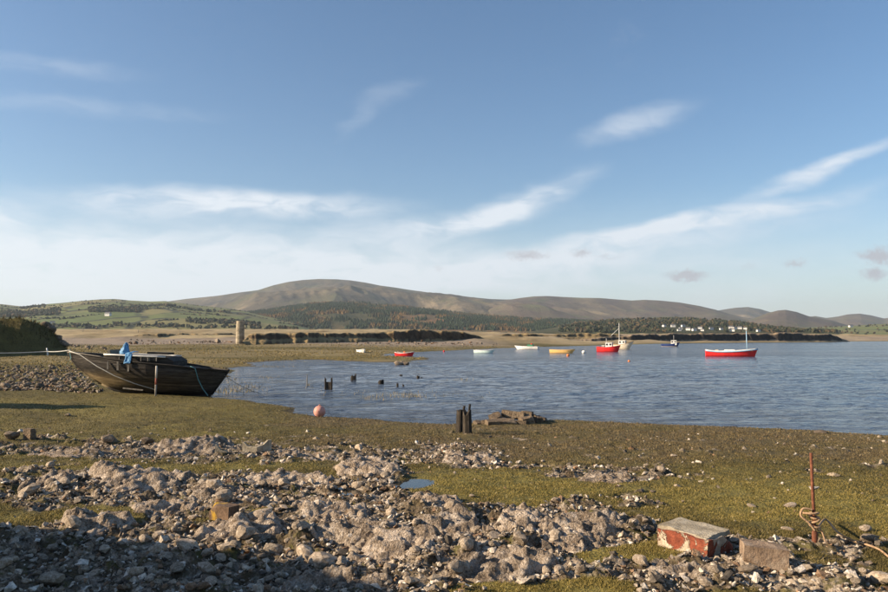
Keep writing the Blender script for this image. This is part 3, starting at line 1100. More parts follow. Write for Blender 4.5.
# ------------------------------------------------------------------ stones
def rock_mesh(name, seed, m, sub=2, cuts=9, flat=0.75, rough=0.10):
    rs = np.random.default_rng(seed)
    bm = bmesh.new()
    bmesh.ops.create_icosphere(bm, subdivisions=sub, radius=1.0)
    v = np.array([q.co for q in bm.verts])
    for _ in range(cuts):
        n = rs.normal(size=3)
        n /= np.linalg.norm(n)
        d = rs.uniform(0.55, 0.85)
        e = np.maximum(v @ n - d, 0)
        v = v - e[:, None] * n
    k = rs.uniform(0, 90)
    w = fbm(v[:, 0] * 1.7 + k, v[:, 1] * 1.7 + v[:, 2] * 1.3, seed, 3) - .5
    v = v * (1 + rough * 2 * w)[:, None]
    v = v * np.array([1.0, rs.uniform(.65, .95), flat * rs.uniform(.75, 1.1)])
    for q, c in zip(bm.verts, v):
        q.co = c
    return bm_mesh(name, bm, m)


ROCKS = [rock_mesh('rock', 500 + i, M['rock'], 2, 10, 0.72, 0.14) for i in range(12)]
DROCKS = [rock_mesh('rock', 540 + i, M['darkrock'], 2, 9, 0.72, 0.14) for i in range(8)]


def put_rock(p, r, label, group=None, pool=ROCKS, sink=0.25, sc=None, name='rock', rz=None):
    s = sc or (r * random.uniform(.85, 1.2), r * random.uniform(.8, 1.1), r * random.uniform(.75, 1.1))
    o = link(name, random.choice(pool), None, (p[0], p[1], p[2] + s[2] * (0.6 - sink)), (random.uniform(-.3, .3), random.uniform(-.3, .3), random.uniform(0, 6.28) if rz is None else rz), s)
    return tag(o, label, 'rock', group)


# scattered, individually placed rubble stones, largest first
def rubble_label(px, py):
    if py > 520 and px < 260:
        return ('grey stone lying in the shaded rubble of the lower left corner', 'stones in the shaded near rubble')
    if py > 515 and px < 560:
        return ('pale pitted stone among the lit rubble at the bottom centre', 'stones in the central near rubble')
    if py > 500:
        return ('small pale stone on the gravel round the red masonry block', 'stones on the gravel at the right')
    if py > 465 and px < 420:
        return ('brown and white stone between the pale outcrops at left', 'stones between the left outcrops')
    if px < 420:
        return ('brownish stone in the long rubble band along the turf edge', 'stones of the far rubble band')
    return ('small whitish stone in the loose scatter on the right turf', 'stones scattered on the right turf')


cand_px = RNG.uniform(-10, 900, 3200)
cand_py = 438 + 154 * RNG.uniform(0, 1, 3200) ** 0.8
cx, cy, cz = hit(cand_px, cand_py)
crz = rock_zone(cx, cy, base_height(cx, cy, shore_sd(cx, cy))[0])
n_ind = 0
INDIV = []
STONES = []
for i in np.argsort(-RNG.uniform(0, 1, 3200) * (0.4 + crz)):
    if crz[i] < 0.45 or cy[i] > 22:
        continue
    px, py = cand_px[i], cand_py[i]
    if (655 < px < 800 and 508 < py < 575) or (388 < px < 442 and 472 < py < 490):
        continue
    r = min(0.20, max(0.035, float(RNG.lognormal(-2.78, 0.42))))
    if py > 515 and px < 330:
        r *= 1.1
    if any((a - cx[i]) ** 2 + (b - cy[i]) ** 2 < (0.75 * (r + q)) ** 2 for a, b, q in INDIV):
        continue
    INDIV.append((cx[i], cy[i], r))
    lb, gp = rubble_label(px, py)
    STONES.append((px, py, r, put_rock((cx[i], cy[i], cz[i]), r, lb, gp)))
    n_ind += 1
    if n_ind >= 215:
        break

# brown rubble spread beside the wreck, boulders fallen from the sand bank
for k in range(46):
    px, py = random.uniform(-5, 92), random.uniform(366, 389)
    if px > 60 and py < 372:
        continue
    p = hit1(px, py)
    put_rock(p, random.uniform(.14, .3), 'brown stone of the rubble spread at the bow of the wreck', 'rubble beside the wreck', DROCKS)
for k in range(28):
    t = random.random()
    px, py = 46 + 64 * t + random.uniform(-3, 3), 341 + 9.5 * t + random.uniform(-1.5, 2)
    p = hit1(px, max(py, 346))
    p = Vector((at_d(px, 340, p.y).x, p.y, float(height(at_d(px, 340, p.y).x, p.y))))
    put_rock(p, random.uniform(.35, .85) * (1.15 - 0.5 * t), 'dark boulder tumbled below the shaded sand bank', 'boulders under the sand bank', DROCKS, 0.3)

SPECIAL = [  # px, py of base, half width px, height ratio, material pool, label
    (11, 439.5, 9.5, 1.0, DROCKS, 'cracked round grey boulder at left beside a square block'),
    (147, 444, 8, 1.0, DROCKS, 'rounded tan boulder topping the brown rubble band'),
    (108, 442, 9, .9, DROCKS, 'rough brown rock heap just left of the tan boulder'),
    (201, 446, 8, .5, DROCKS, 'low grey boulder on turf left of the concrete shard'),
    (213, 444, 3, .7, DROCKS, 'small dark stone between grey boulder and concrete shard'),
    (68, 416, 5, .6, ROCKS, 'lone pale stone on the turf below the wreck bow'),
    (225, 499, 11, .9, ROCKS, 'pale boulder just above the lichened brick'),
    (258, 519, 16, .55, ROCKS, 'oblong cream rock lying right of the lichened brick'),
    (459, 440, 3.4, .7, ROCKS, 'small pale stone in front of the two black stumps'),
    (543, 462, 3, .8, ROCKS, 'single whitish stone at the top edge of bright turf'),
    (472, 497, 5, .6, ROCKS, 'whitish stone lying on the bright turf patch'),
    (821, 433.5, 7, .4, DROCKS, 'flat dark rock at the waterline on the right'),
    (769, 478, 3.6, 1.0, ROCKS, 'round tan stone on the turf left of the iron rod'),
    (790, 507, 8, .5, ROCKS, 'flat white stone left of the iron rod'),
    (752, 507, 5, .6, ROCKS, 'small pale stone on turf above the masonry block'),
    (865, 531, 8, .8, ROCKS, 'white stone on the turf above the trailing rope'),
    (870, 541, 11, .7, DROCKS, 'brown lumpy rock under the white stone by the rope'),
    (882, 584, 15, .8, ROCKS, 'large rounded stone cut by the lower right corner'),
    (788, 530, 7, .5, ROCKS, 'flat pale stone behind the small sandstone block'),
    (790, 565, 5, .8, ROCKS, 'round pale stone right of the small sandstone block'),
    (851, 559, 6, .6, ROCKS, 'pale stone near the end of the trailing rope'),
    (712, 560, 5, .6, ROCKS, 'pale stone under the near end of the masonry block'),
    (456, 571, 16, .8, ROCKS, 'big pitted boulder at the bottom centre'),
    (305, 560, 13, 1.3, ROCKS, 'tall upright grey boulder in the lower left rubble'),
    (332, 576, 10, 1.0, ROCKS, 'pale upright stone right of the tall grey boulder'),
    (205, 572, 11, 1.0, ROCKS, 'grey boulder at the edge of the corner shadow'),
]
for px, py, hw, hr, pool, lab in SPECIAL:
    p = hit1(px, py)
    r = hw * p.y / FPX
    put_rock(p, r, lab, None, pool, 0.2, (r, r * .85, r * hr * 0.95), 'boulder' if 'boulder' in lab else 'rock')

# ---- outcrops: ledges of pale bedrock with a broken front
ANCHOR = [(q[0], q[1], q[2], q[5]) for q in SPECIAL]
OUT = [(130, 488, 58, .75, .26, 'broad white-topped bedrock ledge at left with dark broken front'),
       (42, 488, 26, .5, .24, 'rounded grey bedrock knob left of the broad white ledge'),
       (180, 455, 42, .8, .26, 'brown broken outcrop under the tan boulder'),
       (285, 483, 55, .6, .16, 'low cream ledge behind the lichened brick'),
       (368, 473, 38, .8, .22, 'slanting pale outcrop left of the rain pool'),
       (330, 520, 48, .5, .17, 'pale bedrock hump right of the oblong cream rock'),
       (235, 540, 60, .5, .2, 'long whitish ledge above the corner shadow'),
       (395, 556, 52, .45, .2, 'white knobbly ledge in the bottom centre rubble'),
       (455, 534, 36, .5, .18, 'grey bedrock step in the middle of the foreground'),
       (530, 528, 34, .5, .22, 'smooth pale hump below the bright turf patch'),
       (505, 574, 62, .4, .2, 'long pale ledge with dark front at the bottom centre'),
       (595, 532, 44, .5, .16, 'pale flat ledge left of the red masonry block'),
       (620, 482, 38, .6, .1, 'low broken ledge between the turf patches at right'),
       (470, 462, 40, .6, .14, 'brown stony rise below the two black stumps'),
       (95, 530, 45, .5, .18, 'shaded grey bedrock hump at the lower left'),
       (440, 506, 40, .5, .15, 'low pale bedrock rib under the bright turf patch'),
       (215, 496, 46, .4, .13, 'thin pale shelf right of the broad white ledge'),
       (300, 504, 50, .35, .12, 'narrow cream shelf behind the pale bedrock hump'),
       (355, 536, 60, .35, .14, 'long flat shelf in front of the pale bedrock hump'),
       (480, 552, 50, .35, .14, 'narrow pale shelf under the grey bedrock step'),
       (575, 549, 34, .35, .12, 'short pale shelf in front of the smooth pale hump'),
       (160, 515, 36, .35, .12, 'small shelf between green turf strip and lichened brick'),
       (300, 458, 40, .6, .1, 'low stony shelf right of the broken concrete trough'),
       (60, 456, 40, .6, .12, 'low brown shelf in the rubble below the cracked boulder'),
       (330, 590, 60, .3, .16, 'pale ledge cut by the bottom edge, left of centre'),
       (690, 580, 40, .3, .08, 'low gravel-strewn shelf below the red masonry block')]
for k, (px, py, hw, dep, h, lab) in enumerate(OUT):
    p = hit1(px, py)
    a = hw * p.y / FPX
    b = dep * (0.6 + 0.05 * p.y)
    nx, ny = 84, 46
    U, V_ = np.meshgrid(np.linspace(-1.15, 1.15, nx), np.linspace(-1.15, 1.15, ny))
    X, Y = U * a, V_ * b
    sd = 600 + 7 * k
    rr = np.sqrt(U ** 2 + V_ ** 2) + (fbm(X * 3.1 + k, Y * 3.6, sd, 4) - .5) * 1.15
    body = sstep(1.0, 0.62, rr)
    q = (fbm(X * 0.9, Y * 3.2, sd + 1, 5) + 0.22 * V_) * 5
    ter = (np.floor(q) + sstep(.72, .97, q - np.floor(q))) / 5
    tilt = 0.4 * V_ - 0.12 * U
    d1, v1 = worley(X * 3.0 + (fbm(X * 6, Y * 6, sd + 4, 2) - .5) * .8, Y * 5 + k, sd + 5)
    d2, v2 = worley(X * 10, Y * 13, sd + 8)
    lump = (v1 - .3) * .05 * np.clip(1 - (d1 / .62) ** 2, 0, 1) + (v2 - .3) * .028 * np.clip(1 - (d2 / .6) ** 2, 0, 1)
    Z = .72 * h * body * (0.2 + 0.95 * ter + 0.3 * tilt) + body * (lump + (ridged(X * 3.5, Y * 8, sd + 2, 4) - .6) * .05 + (fbm(X * 21, Y * 24, sd + 3, 3) - .5) * .04)
    wx, wy = X + p.x, Y + p.y + b * .5
    Zg = height(wx, wy)
    Z = Zg + Z - 0.07 * (1 - body) - 0.02 - p.z
    me = mesh_np('rock_outcrop', np.stack([X, Y + b * .5, Z], -1).reshape(-1, 3), grid_faces(ny, nx), M['outcrop'])
    tag(link('rock_outcrop', me, loc=p), lab, 'outcrop')
    ANCHOR.append((px, py, hw, lab))


# ---- uncountable pebbles and chips
def hull_variants(n, seed):
    out = []
    rs = random.Random(seed)
    for k in range(n):
        bm = bmesh.new()
        for _ in range(rs.choice([8, 9, 10])):
            v = Vector((rs.gauss(0, 1), rs.gauss(0, 1), rs.gauss(0, 1))).normalized() * rs.uniform(.8, 1.1)
            v.z *= 0.75
            v.y *= 0.85
            bm.verts.new(v)
        r = bmesh.ops.convex_hull(bm, input=bm.verts)
        bmesh.ops.delete(bm, geom=[g for g in r['geom_interior'] if isinstance(g, bmesh.types.BMVert)], context='VERTS')
        bmesh.ops.triangulate(bm, faces=bm.faces)
        bm.verts.index_update()
        out.append((np.array([v.co for v in bm.verts]), np.array([[v.index for v in f.verts] for f in bm.faces])))
        bm.free()
    return out


def scatter_hulls(name, P, S, cols, m, seed, squash=None):
    var = hull_variants(10, seed)
    rs = np.random.default_rng(seed)
    VV, FF, CC, off = [], [], [], 0
    which = rs.integers(0, len(var), len(P))
    for k, (v, f) in enumerate(var):
        idx = np.where(which == k)[0]
        if not len(idx):
            continue
        a = rs.uniform(0, 6.283, len(idx))
        sc = S[idx][:, None] * rs.uniform(.75, 1.25, (len(idx), 3))
        if squash is not None:
            sc[:, 2] *= squash
        q = v[None] * sc[:, None, :]
        c, s_ = np.cos(a)[:, None], np.sin(a)[:, None]
        w = np.stack([q[..., 0] * c - q[..., 1] * s_, q[..., 0] * s_ + q[..., 1] * c, q[..., 2]], -1) + P[idx][:, None, :]
        n = len(v)
        VV.append(w.reshape(-1, 3))
        FF.append((f[None] + (np.arange(len(idx)) * n)[:, None, None] + off).reshape(-1, 3))
        CC.append(np.repeat(cols[idx], n, 0))
        off += n * len(idx)
    me = mesh_np(name, np.vstack(VV), np.vstack(FF), m, False, {'tint': np.vstack(CC)})
    return me


def tint_mat(name, rough=0.93, noise_scale=18, bump=0.0, var=0.5, trans=0.0):
    t = NT(name)
    c = t.attr('tint')
    n = t.rng(t.noise(noise_scale, 4, .65), .3, .7, 1 - var, 1 + var * .6)
    h = t.N.new('ShaderNodeHueSaturation')
    t.L.new(n, h.inputs['Value'])
    t.L.new(c, h.inputs['Color'])
    if bump:
        t.bump(t.noise(60, 4, .7), bump)
    return t.done(h.outputs[0], rough)


M['pebble'] = tint_mat('loose_stones', 0.93, 22, 0.012)
M['blade'] = tint_mat('turf_blades', 0.9, 3, 0, 0.25)
M['leaf'] = tint_mat('far_foliage', 0.95, 0.05, 0, 0.3)

N = 150000
Yp = RNG.uniform(4.0, 21, N)
Xp = RNG.uniform(-.78, .78, N) * (Yp + 1.5)
bh = base_height(Xp, Yp, shore_sd(Xp, Yp))
pr = rock_zone(Xp, Yp, bh[0])
acc = RNG.uniform(0, 1, N) < np.where(pr > .3, 0.50 * pr * np.clip(9.0 / Yp, .25, 1.4), 0.006)
acc &= bh[1] > 1
for hx, hy, hr, hz in POOLS:
    acc &= (Xp - hx) ** 2 + (Yp - hy) ** 2 > (hr * .95) ** 2
Xp, Yp = Xp[acc], Yp[acc]
Zp = height(Xp, Yp)
S = np.clip(RNG.lognormal(-3.72, 0.5, len(Xp)), 0.010, 0.075) * np.where(Yp > 11, 1.25, 1.0)
pal = np.array([(0.58, 0.51, 0.43), (0.45, 0.38, 0.30), (0.32, 0.26, 0.195), (0.18, 0.14, 0.105), (0.09, 0.075, 0.06), (0.24, 0.15, 0.09), (0.62, 0.57, 0.50)])
C = pal[RNG.choice(len(pal), len(Xp), p=[.12, .22, .22, .2, .12, .10, .02])] * RNG.uniform(.8, 1.15, (len(Xp), 1))
me = scatter_hulls('loose_pebbles', np.stack([Xp, Yp, Zp + S * .2], -1), S, C, M['pebble'], 5)
kind(tag(link('loose_pebbles', me), 'countless small pebbles and stone chips filling the foreshore rubble', 'pebbles'), 'stuff')
# rubble beside the wreck (small stones between the larger ones)
a = RNG.uniform(-20, 96, 1500)
b = RNG.uniform(364.5, 390.5, 1500)
X, Y = at_z(a, b, 0.42)
X, Y = X + RNG.normal(0, .3, 1500), Y
Z = height(X, Y)
S = RNG.uniform(.05, .17, 1500)
C = pal[RNG.choice([1, 2, 3, 4, 5], 1500, p=[.08, .2, .3, .22, .2])] * .8
me = scatter_hulls('brown_rubble', np.stack([X, Y, Z + S * .2], -1), S, C, M['pebble'], 6)
kind(tag(link('brown_rubble', me), 'small brown stones filling the rubble spread by the wreck', 'rubble'), 'stuff')
# stones strewn on the far sand
a = RNG.uniform(130, 500, 420)
b = 343.5 - 1.8 * RNG.uniform(0, 1, 420) ** 2 + RNG.normal(0, .4, 420)
D = RNG.uniform(225, 258, 420)
X = (a - 444) / FPX * D
Z = height(X, D)
S = RNG.lognormal(-1.1, .5, 420)
C = pal[RNG.choice([2, 3, 4, 5], 420)] * .8
me = scatter_hulls('strewn_stones', np.stack([X, D, Z + S * .1], -1), S, C, M['pebble'], 8)
kind(tag(link('strewn_stones', me), 'dark stones strewn over the sand below the dune bank', 'stones'), 'stuff')


# ------------------------------------------------------------------ turf
def blades(P, H, Wd, lean, cols, seed):
    rs = np.random.default_rng(seed)
    n = len(P)
    a = rs.uniform(0, math.pi, n)
    w = np.stack([np.cos(a) * Wd, np.sin(a) * Wd * .6, np.zeros(n)], -1)
    tip = P + np.stack([rs.normal(0, 1, n) * lean * H, rs.normal(0, 1, n) * lean * H, H], -1)
    V = np.stack([P - w, P + w, tip], 1).reshape(-1, 3)
    F = np.arange(3 * n).reshape(-1, 3)
    return V, F, np.repeat(cols, 3, 0)


N = 560000
px = RNG.uniform(-70, 958, N)
py = 384 + 216 * RNG.uniform(0, 1, N) ** 0.95
X, Y = at_z(px, py, 0.6)
for _ in range(3):
    zb_, s_ = base_height(X, Y, shore_sd(X, Y))
    X, Y = at_z(px, py, np.minimum(zb_, 1.2))
zb_, s_ = base_height(X, Y, shore_sd(X, Y))
pr = rock_zone(X, Y, zb_)
gn = fbm(X * 0.7, Y * 0.7, 101, 4)
clump = fbm(X * 3.1, Y * 3.1, 131, 3)
ok = (s_ > 0.1) & (RNG.uniform(0, 1, N) < np.clip(1.15 - 1.6 * pr, 0.02, 1)) & (Y < 62) & (Y > 3.2) & (RNG.uniform(0, 1, N) < sstep(.25, .5, clump) * .8 + .2)
X, Y, px, py, gn, clump, s_ = (q[ok] for q in (X, Y, px, py, gn, clump, s_))
Z = height(X, Y)
n = len(X)
gb = np.clip(blobs(GRASS_BLOBS, px, py) + sstep(0.45, 0.62, gn) * sstep(470, 520, py), 0, 1)
hb_ = np.clip(sstep(250, 380, px + (gn - .5) * 160) * sstep(470, 452, py) * (0.5 + 0.7 * sstep(.35, .6, gn)), 0, 1)
u = RNG.uniform(0, 1, n)[:, None]
turfc = np.array([.12, .10, .03]) * (1 - u) + np.array([.22, .178, .066]) * u
grnc = np.array([.18, .15, .038]) * (1 - u) + np.array([.36, .29, .095]) * u
heac = np.array([.12, .09, .04]) * (1 - u) + np.array([.25, .195, .10]) * u
C = turfc * (1 - gb[:, None]) + grnc * gb[:, None]
C = (C * (1 - hb_[:, None]) + heac * hb_[:, None]) * np.array([.84, .80, .78])
straw = RNG.uniform(0, 1, n) < 0.05
C[straw] = np.array([.36, .29, .15]) * RNG.uniform(.7, 1.1, (straw.sum(), 1))
H = (0.010 + 0.016 * RNG.uniform(0, 1, n) + hb_ * 0.022 * RNG.uniform(.1, 1, n) ** 2) * (0.5 + 1.1 * clump) + 0.0004 * Y
Wd = 0.0018 + 0.0004 * Y
V, F, CC = blades(np.stack([X, Y, Z - .004], -1), H, Wd, .55, C, 3)
kind(tag(link('salt_turf', mesh_np('salt_turf', V, F, M['blade'], True, {'tint': CC})), 'short salt marsh turf and heath covering the foreshore', 'grass'), 'stuff')

# coarser marsh grass on the flats behind the wreck and across the bay
N = 60000
px = RNG.uniform(-30, 620, N)
py = 344.5 + 42 * RNG.uniform(0, 1, N) ** 1.3
X, Y = at_z(px, py, 0.38)
_, s_ = base_height(X, Y, shore_sd(X, Y))
cl = fbm(X * .12, Y * .12, 171, 4)
ok = (s_ > .4) & (Y > 44) & (Y < 225) & (RNG.uniform(0, 1, N) < sstep(.36, .58, cl) + .08)
X, Y = X[ok], Y[ok]
Z = height(X, Y)
okz = Z < 1.2
X, Y, Z = X[okz], Y[okz], Z[okz]
u = RNG.uniform(0, 1, (len(X), 1)) ** 1.3
C = np.array([.12, .092, .028]) * (1 - u) + np.array([.30, .22, .08]) * u
V, F, CC = blades(np.stack([X, Y, Z - .02], -1), RNG.uniform(.03, .09, len(X)) + .0005 * Y, .02 + .0009 * Y, .5, C, 14)
kind(tag(link('marsh_grass', mesh_np('marsh_grass', V, F, M['blade'], True, {'tint': CC})), 'golden salt marsh grass on the flats beyond the wreck', 'grass'), 'stuff')

# sparse stems standing in the flooded shallows
PATCH = [(408, 396, 24, 3.5, 260), (375, 399, 14, 2, 90), (248, 387, 20, 4, 190), (240, 391, 22, 2.5, 160), (268, 378, 10, 1.5, 90), (270, 367, 18, 1.2, 160), (463, 380, 10, 1.2, 60),
         (205, 392, 16, 2, 260), (310, 386, 8, 2, 40), (230, 380, 12, 3, 90), (300, 362, 30, .8, 120), (455, 397, 40, 2.5, 40), (350, 393, 30, 3, 40)]
PX, PY = [], []
for cxp, cyp, rx, ry, k in PATCH:
    PX.append(RNG.normal(cxp, rx * .55, k))
    PY.append(RNG.normal(cyp, ry * .55, k))
PX, PY = np.concatenate(PX), np.concatenate(PY)
X, Y = at_z(PX, PY, 0.0)
Z = np.minimum(np.maximum(height(X, Y), -0.15), .4)
H = RNG.uniform(.05, .19, len(X)) + np.maximum(-Z, 0)
u = RNG.uniform(0, 1, (len(X), 1))
C = np.array([.16, .13, .055]) * (1 - u) + np.array([.40, .31, .15]) * u
V, F, CC = blades(np.stack([X, Y, Z], -1), H, np.full(len(X), .022), .18, C, 4)
kind(tag(link('shallows_grass', mesh_np('shallows_grass', V, F, M['blade'], True, {'tint': CC})), 'sparse straw coloured stems standing in the flooded shallows', 'grass'), 'stuff')
# rough grass on the sand bank crest
X = RNG.uniform(-80, -47, 9000)
Y = RNG.uniform(85, 106, 9000)
Z = height(X, Y)
okb = Z > 1.6
X, Y, Z = X[okb], Y[okb], Z[okb]
u = RNG.uniform(0, 1, (len(X), 1))
C = np.array([.05, .042, .018]) * (1 - u) + np.array([.13, .10, .04]) * u
V, F, CC = blades(np.stack([X, Y, Z - .05], -1), RNG.uniform(.2, .75, len(X)), np.full(len(X), .06), .5, C, 9)
kind(tag(link('bank_grass', mesh_np('bank_grass', V, F, M['blade'], True, {'tint': CC})), 'rough grass on the crest of the shaded sand bank', 'grass'), 'stuff')


# ------------------------------------------------------------------ far woods
HOUSE = [(664, 326), (673, 326.2), (680.5, 328.5), (683, 326), (679, 331), (688, 329.5), (694, 330), (700, 328.5), (702, 330.5), (711, 329), (721, 329), (730.5, 328), (734.5, 328.5),
         (732, 330.5), (739.5, 328.3), (745, 328.6), (758, 331)]


def house_pos(px, py):
    ds = np.linspace(1950, 2890, 200)
    zs = village.z(np.full(200, px), ds)
    yy = proj((px - 444) / FPX * ds, ds, zs)[1]
    i = int(np.argmin(np.abs(yy - py - .8)))
    return ((px - 444) / FPX * ds[i], ds[i], zs[i] - .5)


def cones(P, H, Rd, cols, seg=6):
    n = len(P)
    rs = np.random.default_rng(77)
    ang = np.linspace(0, 2 * math.pi, seg, endpoint=False)[None, :] + rs.uniform(0, 1, (n, 1))
    rr = Rd[:, None] * rs.uniform(.75, 1.2, (n, seg))
    ring = np.stack([P[:, None, 0] + np.cos(ang) * rr, P[:, None, 1] + np.sin(ang) * rr, np.repeat(P[:, 2:3] - 1, seg, 1)], -1)
    tip = (P + np.stack([np.zeros(n), np.zeros(n), H], -1))[:, None, :]
    V = np.concatenate([ring, tip], 1).reshape(-1, 3)
    k = np.arange(seg)
    f = np.stack([k, (k + 1) % seg, np.full(seg, seg)], -1)
    F = (f[None] + (np.arange(n) * (seg + 1))[:, None, None]).reshape(-1, 3)
    return V, F, np.repeat(cols, seg + 1, 0)


n = 19000
a = RNG.uniform(215, 690, n)
d = RNG.uniform(2950, 4480, n)
m1 = fbm(a * .03, d * .004, 701, 4)
tt = (d - 2900) / 1600
ok = (m1 > .30 + .22 * sstep(.6, 1.0, tt) + .3 * sstep(262, 225, a)) & (np.interp(a, woodhill.o[:, 0], woodhill.o[:, 1]) < 326)
a, d, tt = a[ok], d[ok], tt[ok]
Z = woodhill.z(a, d)
m2 = fbm(a * .05, d * .006, 711, 4)
larch = .8 * sstep(.60, .70, m2 + .12 * sstep(.7, 1, tt))[:, None]
u = RNG.uniform(.7, 1.3, (len(a), 1))
C = (np.array([.022, .034, .016]) * (1 - larch) + np.array([.13, .075, .028]) * larch) * u
V, F, CC = cones(np.stack([(a - 444) / FPX * d, d, Z], -1), RNG.uniform(9, 19, len(a)), RNG.uniform(4.5, 7.5, len(a)), C)
kind(tag(link('far_plantation', mesh_np('far_plantation', V, F, M['leaf'], False, {'tint': CC})), 'dark conifer plantation with russet larch on the low hill', 'wood'), 'stuff')

A, Dp, Zz = [], [], []
n = 4200
a = RNG.uniform(560, 835, n)
d = RNG.uniform(1910, 2950, n)
ok = fbm(a * .05, d * .008, 721, 4) > .42
HP = [(px, house_pos(px, py)[1]) for px, py in HOUSE]
for hx, hd in HP:
    ok &= ~((np.abs(a - hx) < 4.5) & (d < hd + 15) & (d > hd - 150))
A.append(a[ok]); Dp.append(d[ok]); Zz.append(village.z(a[ok], d[ok]))
for (x0, x1, t0, t1, k) in [(88, 140, .30, .42, 420), (0, 60, .28, .42, 420), (186, 260, .1, .18, 220), (-40, 300, .02, .06, 320), (130, 230, .5, .55, 160), (20, 45, .6, .8, 80)]:
    a = RNG.uniform(x0, x1, k)
    d = 2050 + 1850 * (RNG.uniform(t0, t1, k) + (fbm(a * .06, a * 0, 731, 3) - .5) * .06)
    A.append(a); Dp.append(d); Zz.append(leftfields.z(a, d))
for k in range(40):                                          # hedgerows
    a0, d0 = RNG.uniform(-20, 290), RNG.uniform(2200, 3700)
    q = np.linspace(0, 1, 26)
    a = a0 + q * RNG.uniform(15, 55) * RNG.choice([-1, 1])
    d = d0 + q * RNG.uniform(-160, 160)
    A.append(a); Dp.append(d); Zz.append(leftfields.z(a, d) - 5)
a = RNG.uniform(770, 1000, 500)
d = 2500 + 1800 * RNG.uniform(.05, .8, 500)
ok = fbm(a * .04, d * .006, 741, 3) > .5
A.append(a[ok]); Dp.append(d[ok]); Zz.append(rightplain.z(a[ok], d[ok]))
A, Dp, Zz = np.concatenate(A), np.concatenate(Dp), np.concatenate(Zz)
S = RNG.uniform(4, 8.5, len(A))
C = np.array([(.024, .03, .015), (.042, .042, .02), (.07, .05, .027), (.02, .027, .014)])[RNG.integers(0, 4, len(A))]
me = scatter_hulls('far_woodland', np.stack([(A - 444) / FPX * Dp, Dp, Zz + S * .5], -1), S, C, M['leaf'], 12, 1.3)
kind(tag(link('far_woodland', me), 'distant broadleaf woods and hedgerows on the lower slopes', 'wood'), 'stuff')


# ------------------------------------------------------------------ houses
def box_bm(sx, sy, sz, loc=(0, 0, 0), bm=None):
    bm = bm or bmesh.new()
    r = bmesh.ops.create_cube(bm, size=1.0)
    for v in r['verts']:
        v.co = Vector((v.co.x * sx + loc[0], v.co.y * sy + loc[1], (v.co.z + .5) * sz + loc[2]))
    return bm


def box(name, size, loc, m, parent, rot=(0, 0, 0), bevel=0.0):
    bm = box_bm(*size)
    if bevel:
        bmesh.ops.bevel(bm, geom=bm.edges, offset=bevel, segments=2, affect='EDGES')
    return link(name, bm_mesh(name, bm, m), parent, loc, rot)


def roof_mesh(L, W, H, m):
    v = [(-L / 2, -W / 2, 0), (L / 2, -W / 2, 0), (L / 2, W / 2, 0), (-L / 2, W / 2, 0), (-L / 2, 0, H), (L / 2, 0, H)]
    me = bpy.data.meshes.new('roof')
    me.from_pydata(v, [], [(0, 1, 5, 4), (2, 3, 4, 5), (0, 4, 3), (1, 2, 5), (0, 3, 2, 1)])
    me.materials.append(m)
    return me


WALL = bm_mesh('wall', box_bm(13, 8, 6.5), M['white'])
ROOF = roof_mesh(14, 9, 3.6, M['slate'])
WIN = bm_mesh('window', box_bm(1.2, .15, 1.5), M['dark'])


def house(p, label, group, rz, s=1.0):
    o = empty('house', p, label, 'house', group, rz)
    o.scale = (s, s, s)
    link('wall', WALL, o)
    link('roof', ROOF, o, (0, 0, 6.5))
    for q in (-4, 0, 4):
        link('window', WIN, o, (q, -4.03, 3.6))
    return o


HOUSE.sort()
ORD = 'first second third fourth fifth sixth seventh eighth ninth tenth eleventh twelfth thirteenth fourteenth fifteenth sixteenth last'.split()
for k, (px, py) in enumerate(HOUSE):
    house(house_pos(px, py), ORD[k] + ' white house from the left in the village across the water', 'white houses of the far village', random.uniform(-.6, .6), random.uniform(.65, .95))


def on_hill(h, px, py, d0, d1):
    ds = np.linspace(d0, d1, 200)
    zs = h.z(np.full(200, px), ds)
    yy = proj((px - 444) / FPX * ds, ds, zs)[1]
    i = int(np.argmin(np.abs(yy - py)))
    return ((px - 444) / FPX * ds[i], ds[i], zs[i] - .5)


house(on_hill(rightplain, 850.5, 327.5, 2550, 4200), 'lone white house on the low ground at the far right', None, .2, 1.5)
house(on_hill(leftfields, 52.5, 324, 2060, 3000), 'white farmhouse among the fields above the sand bank', None, .4, 1.0)
house(on_hill(leftfields, 108, 316, 2060, 3800), 'pale farm building in the middle of the left green hill', None, -.2, 1.4)
house(on_hill(woodhill, 231, 313, 2950, 4450), 'tiny white cottage at the left edge of the plantation', None, .3, 1.3)

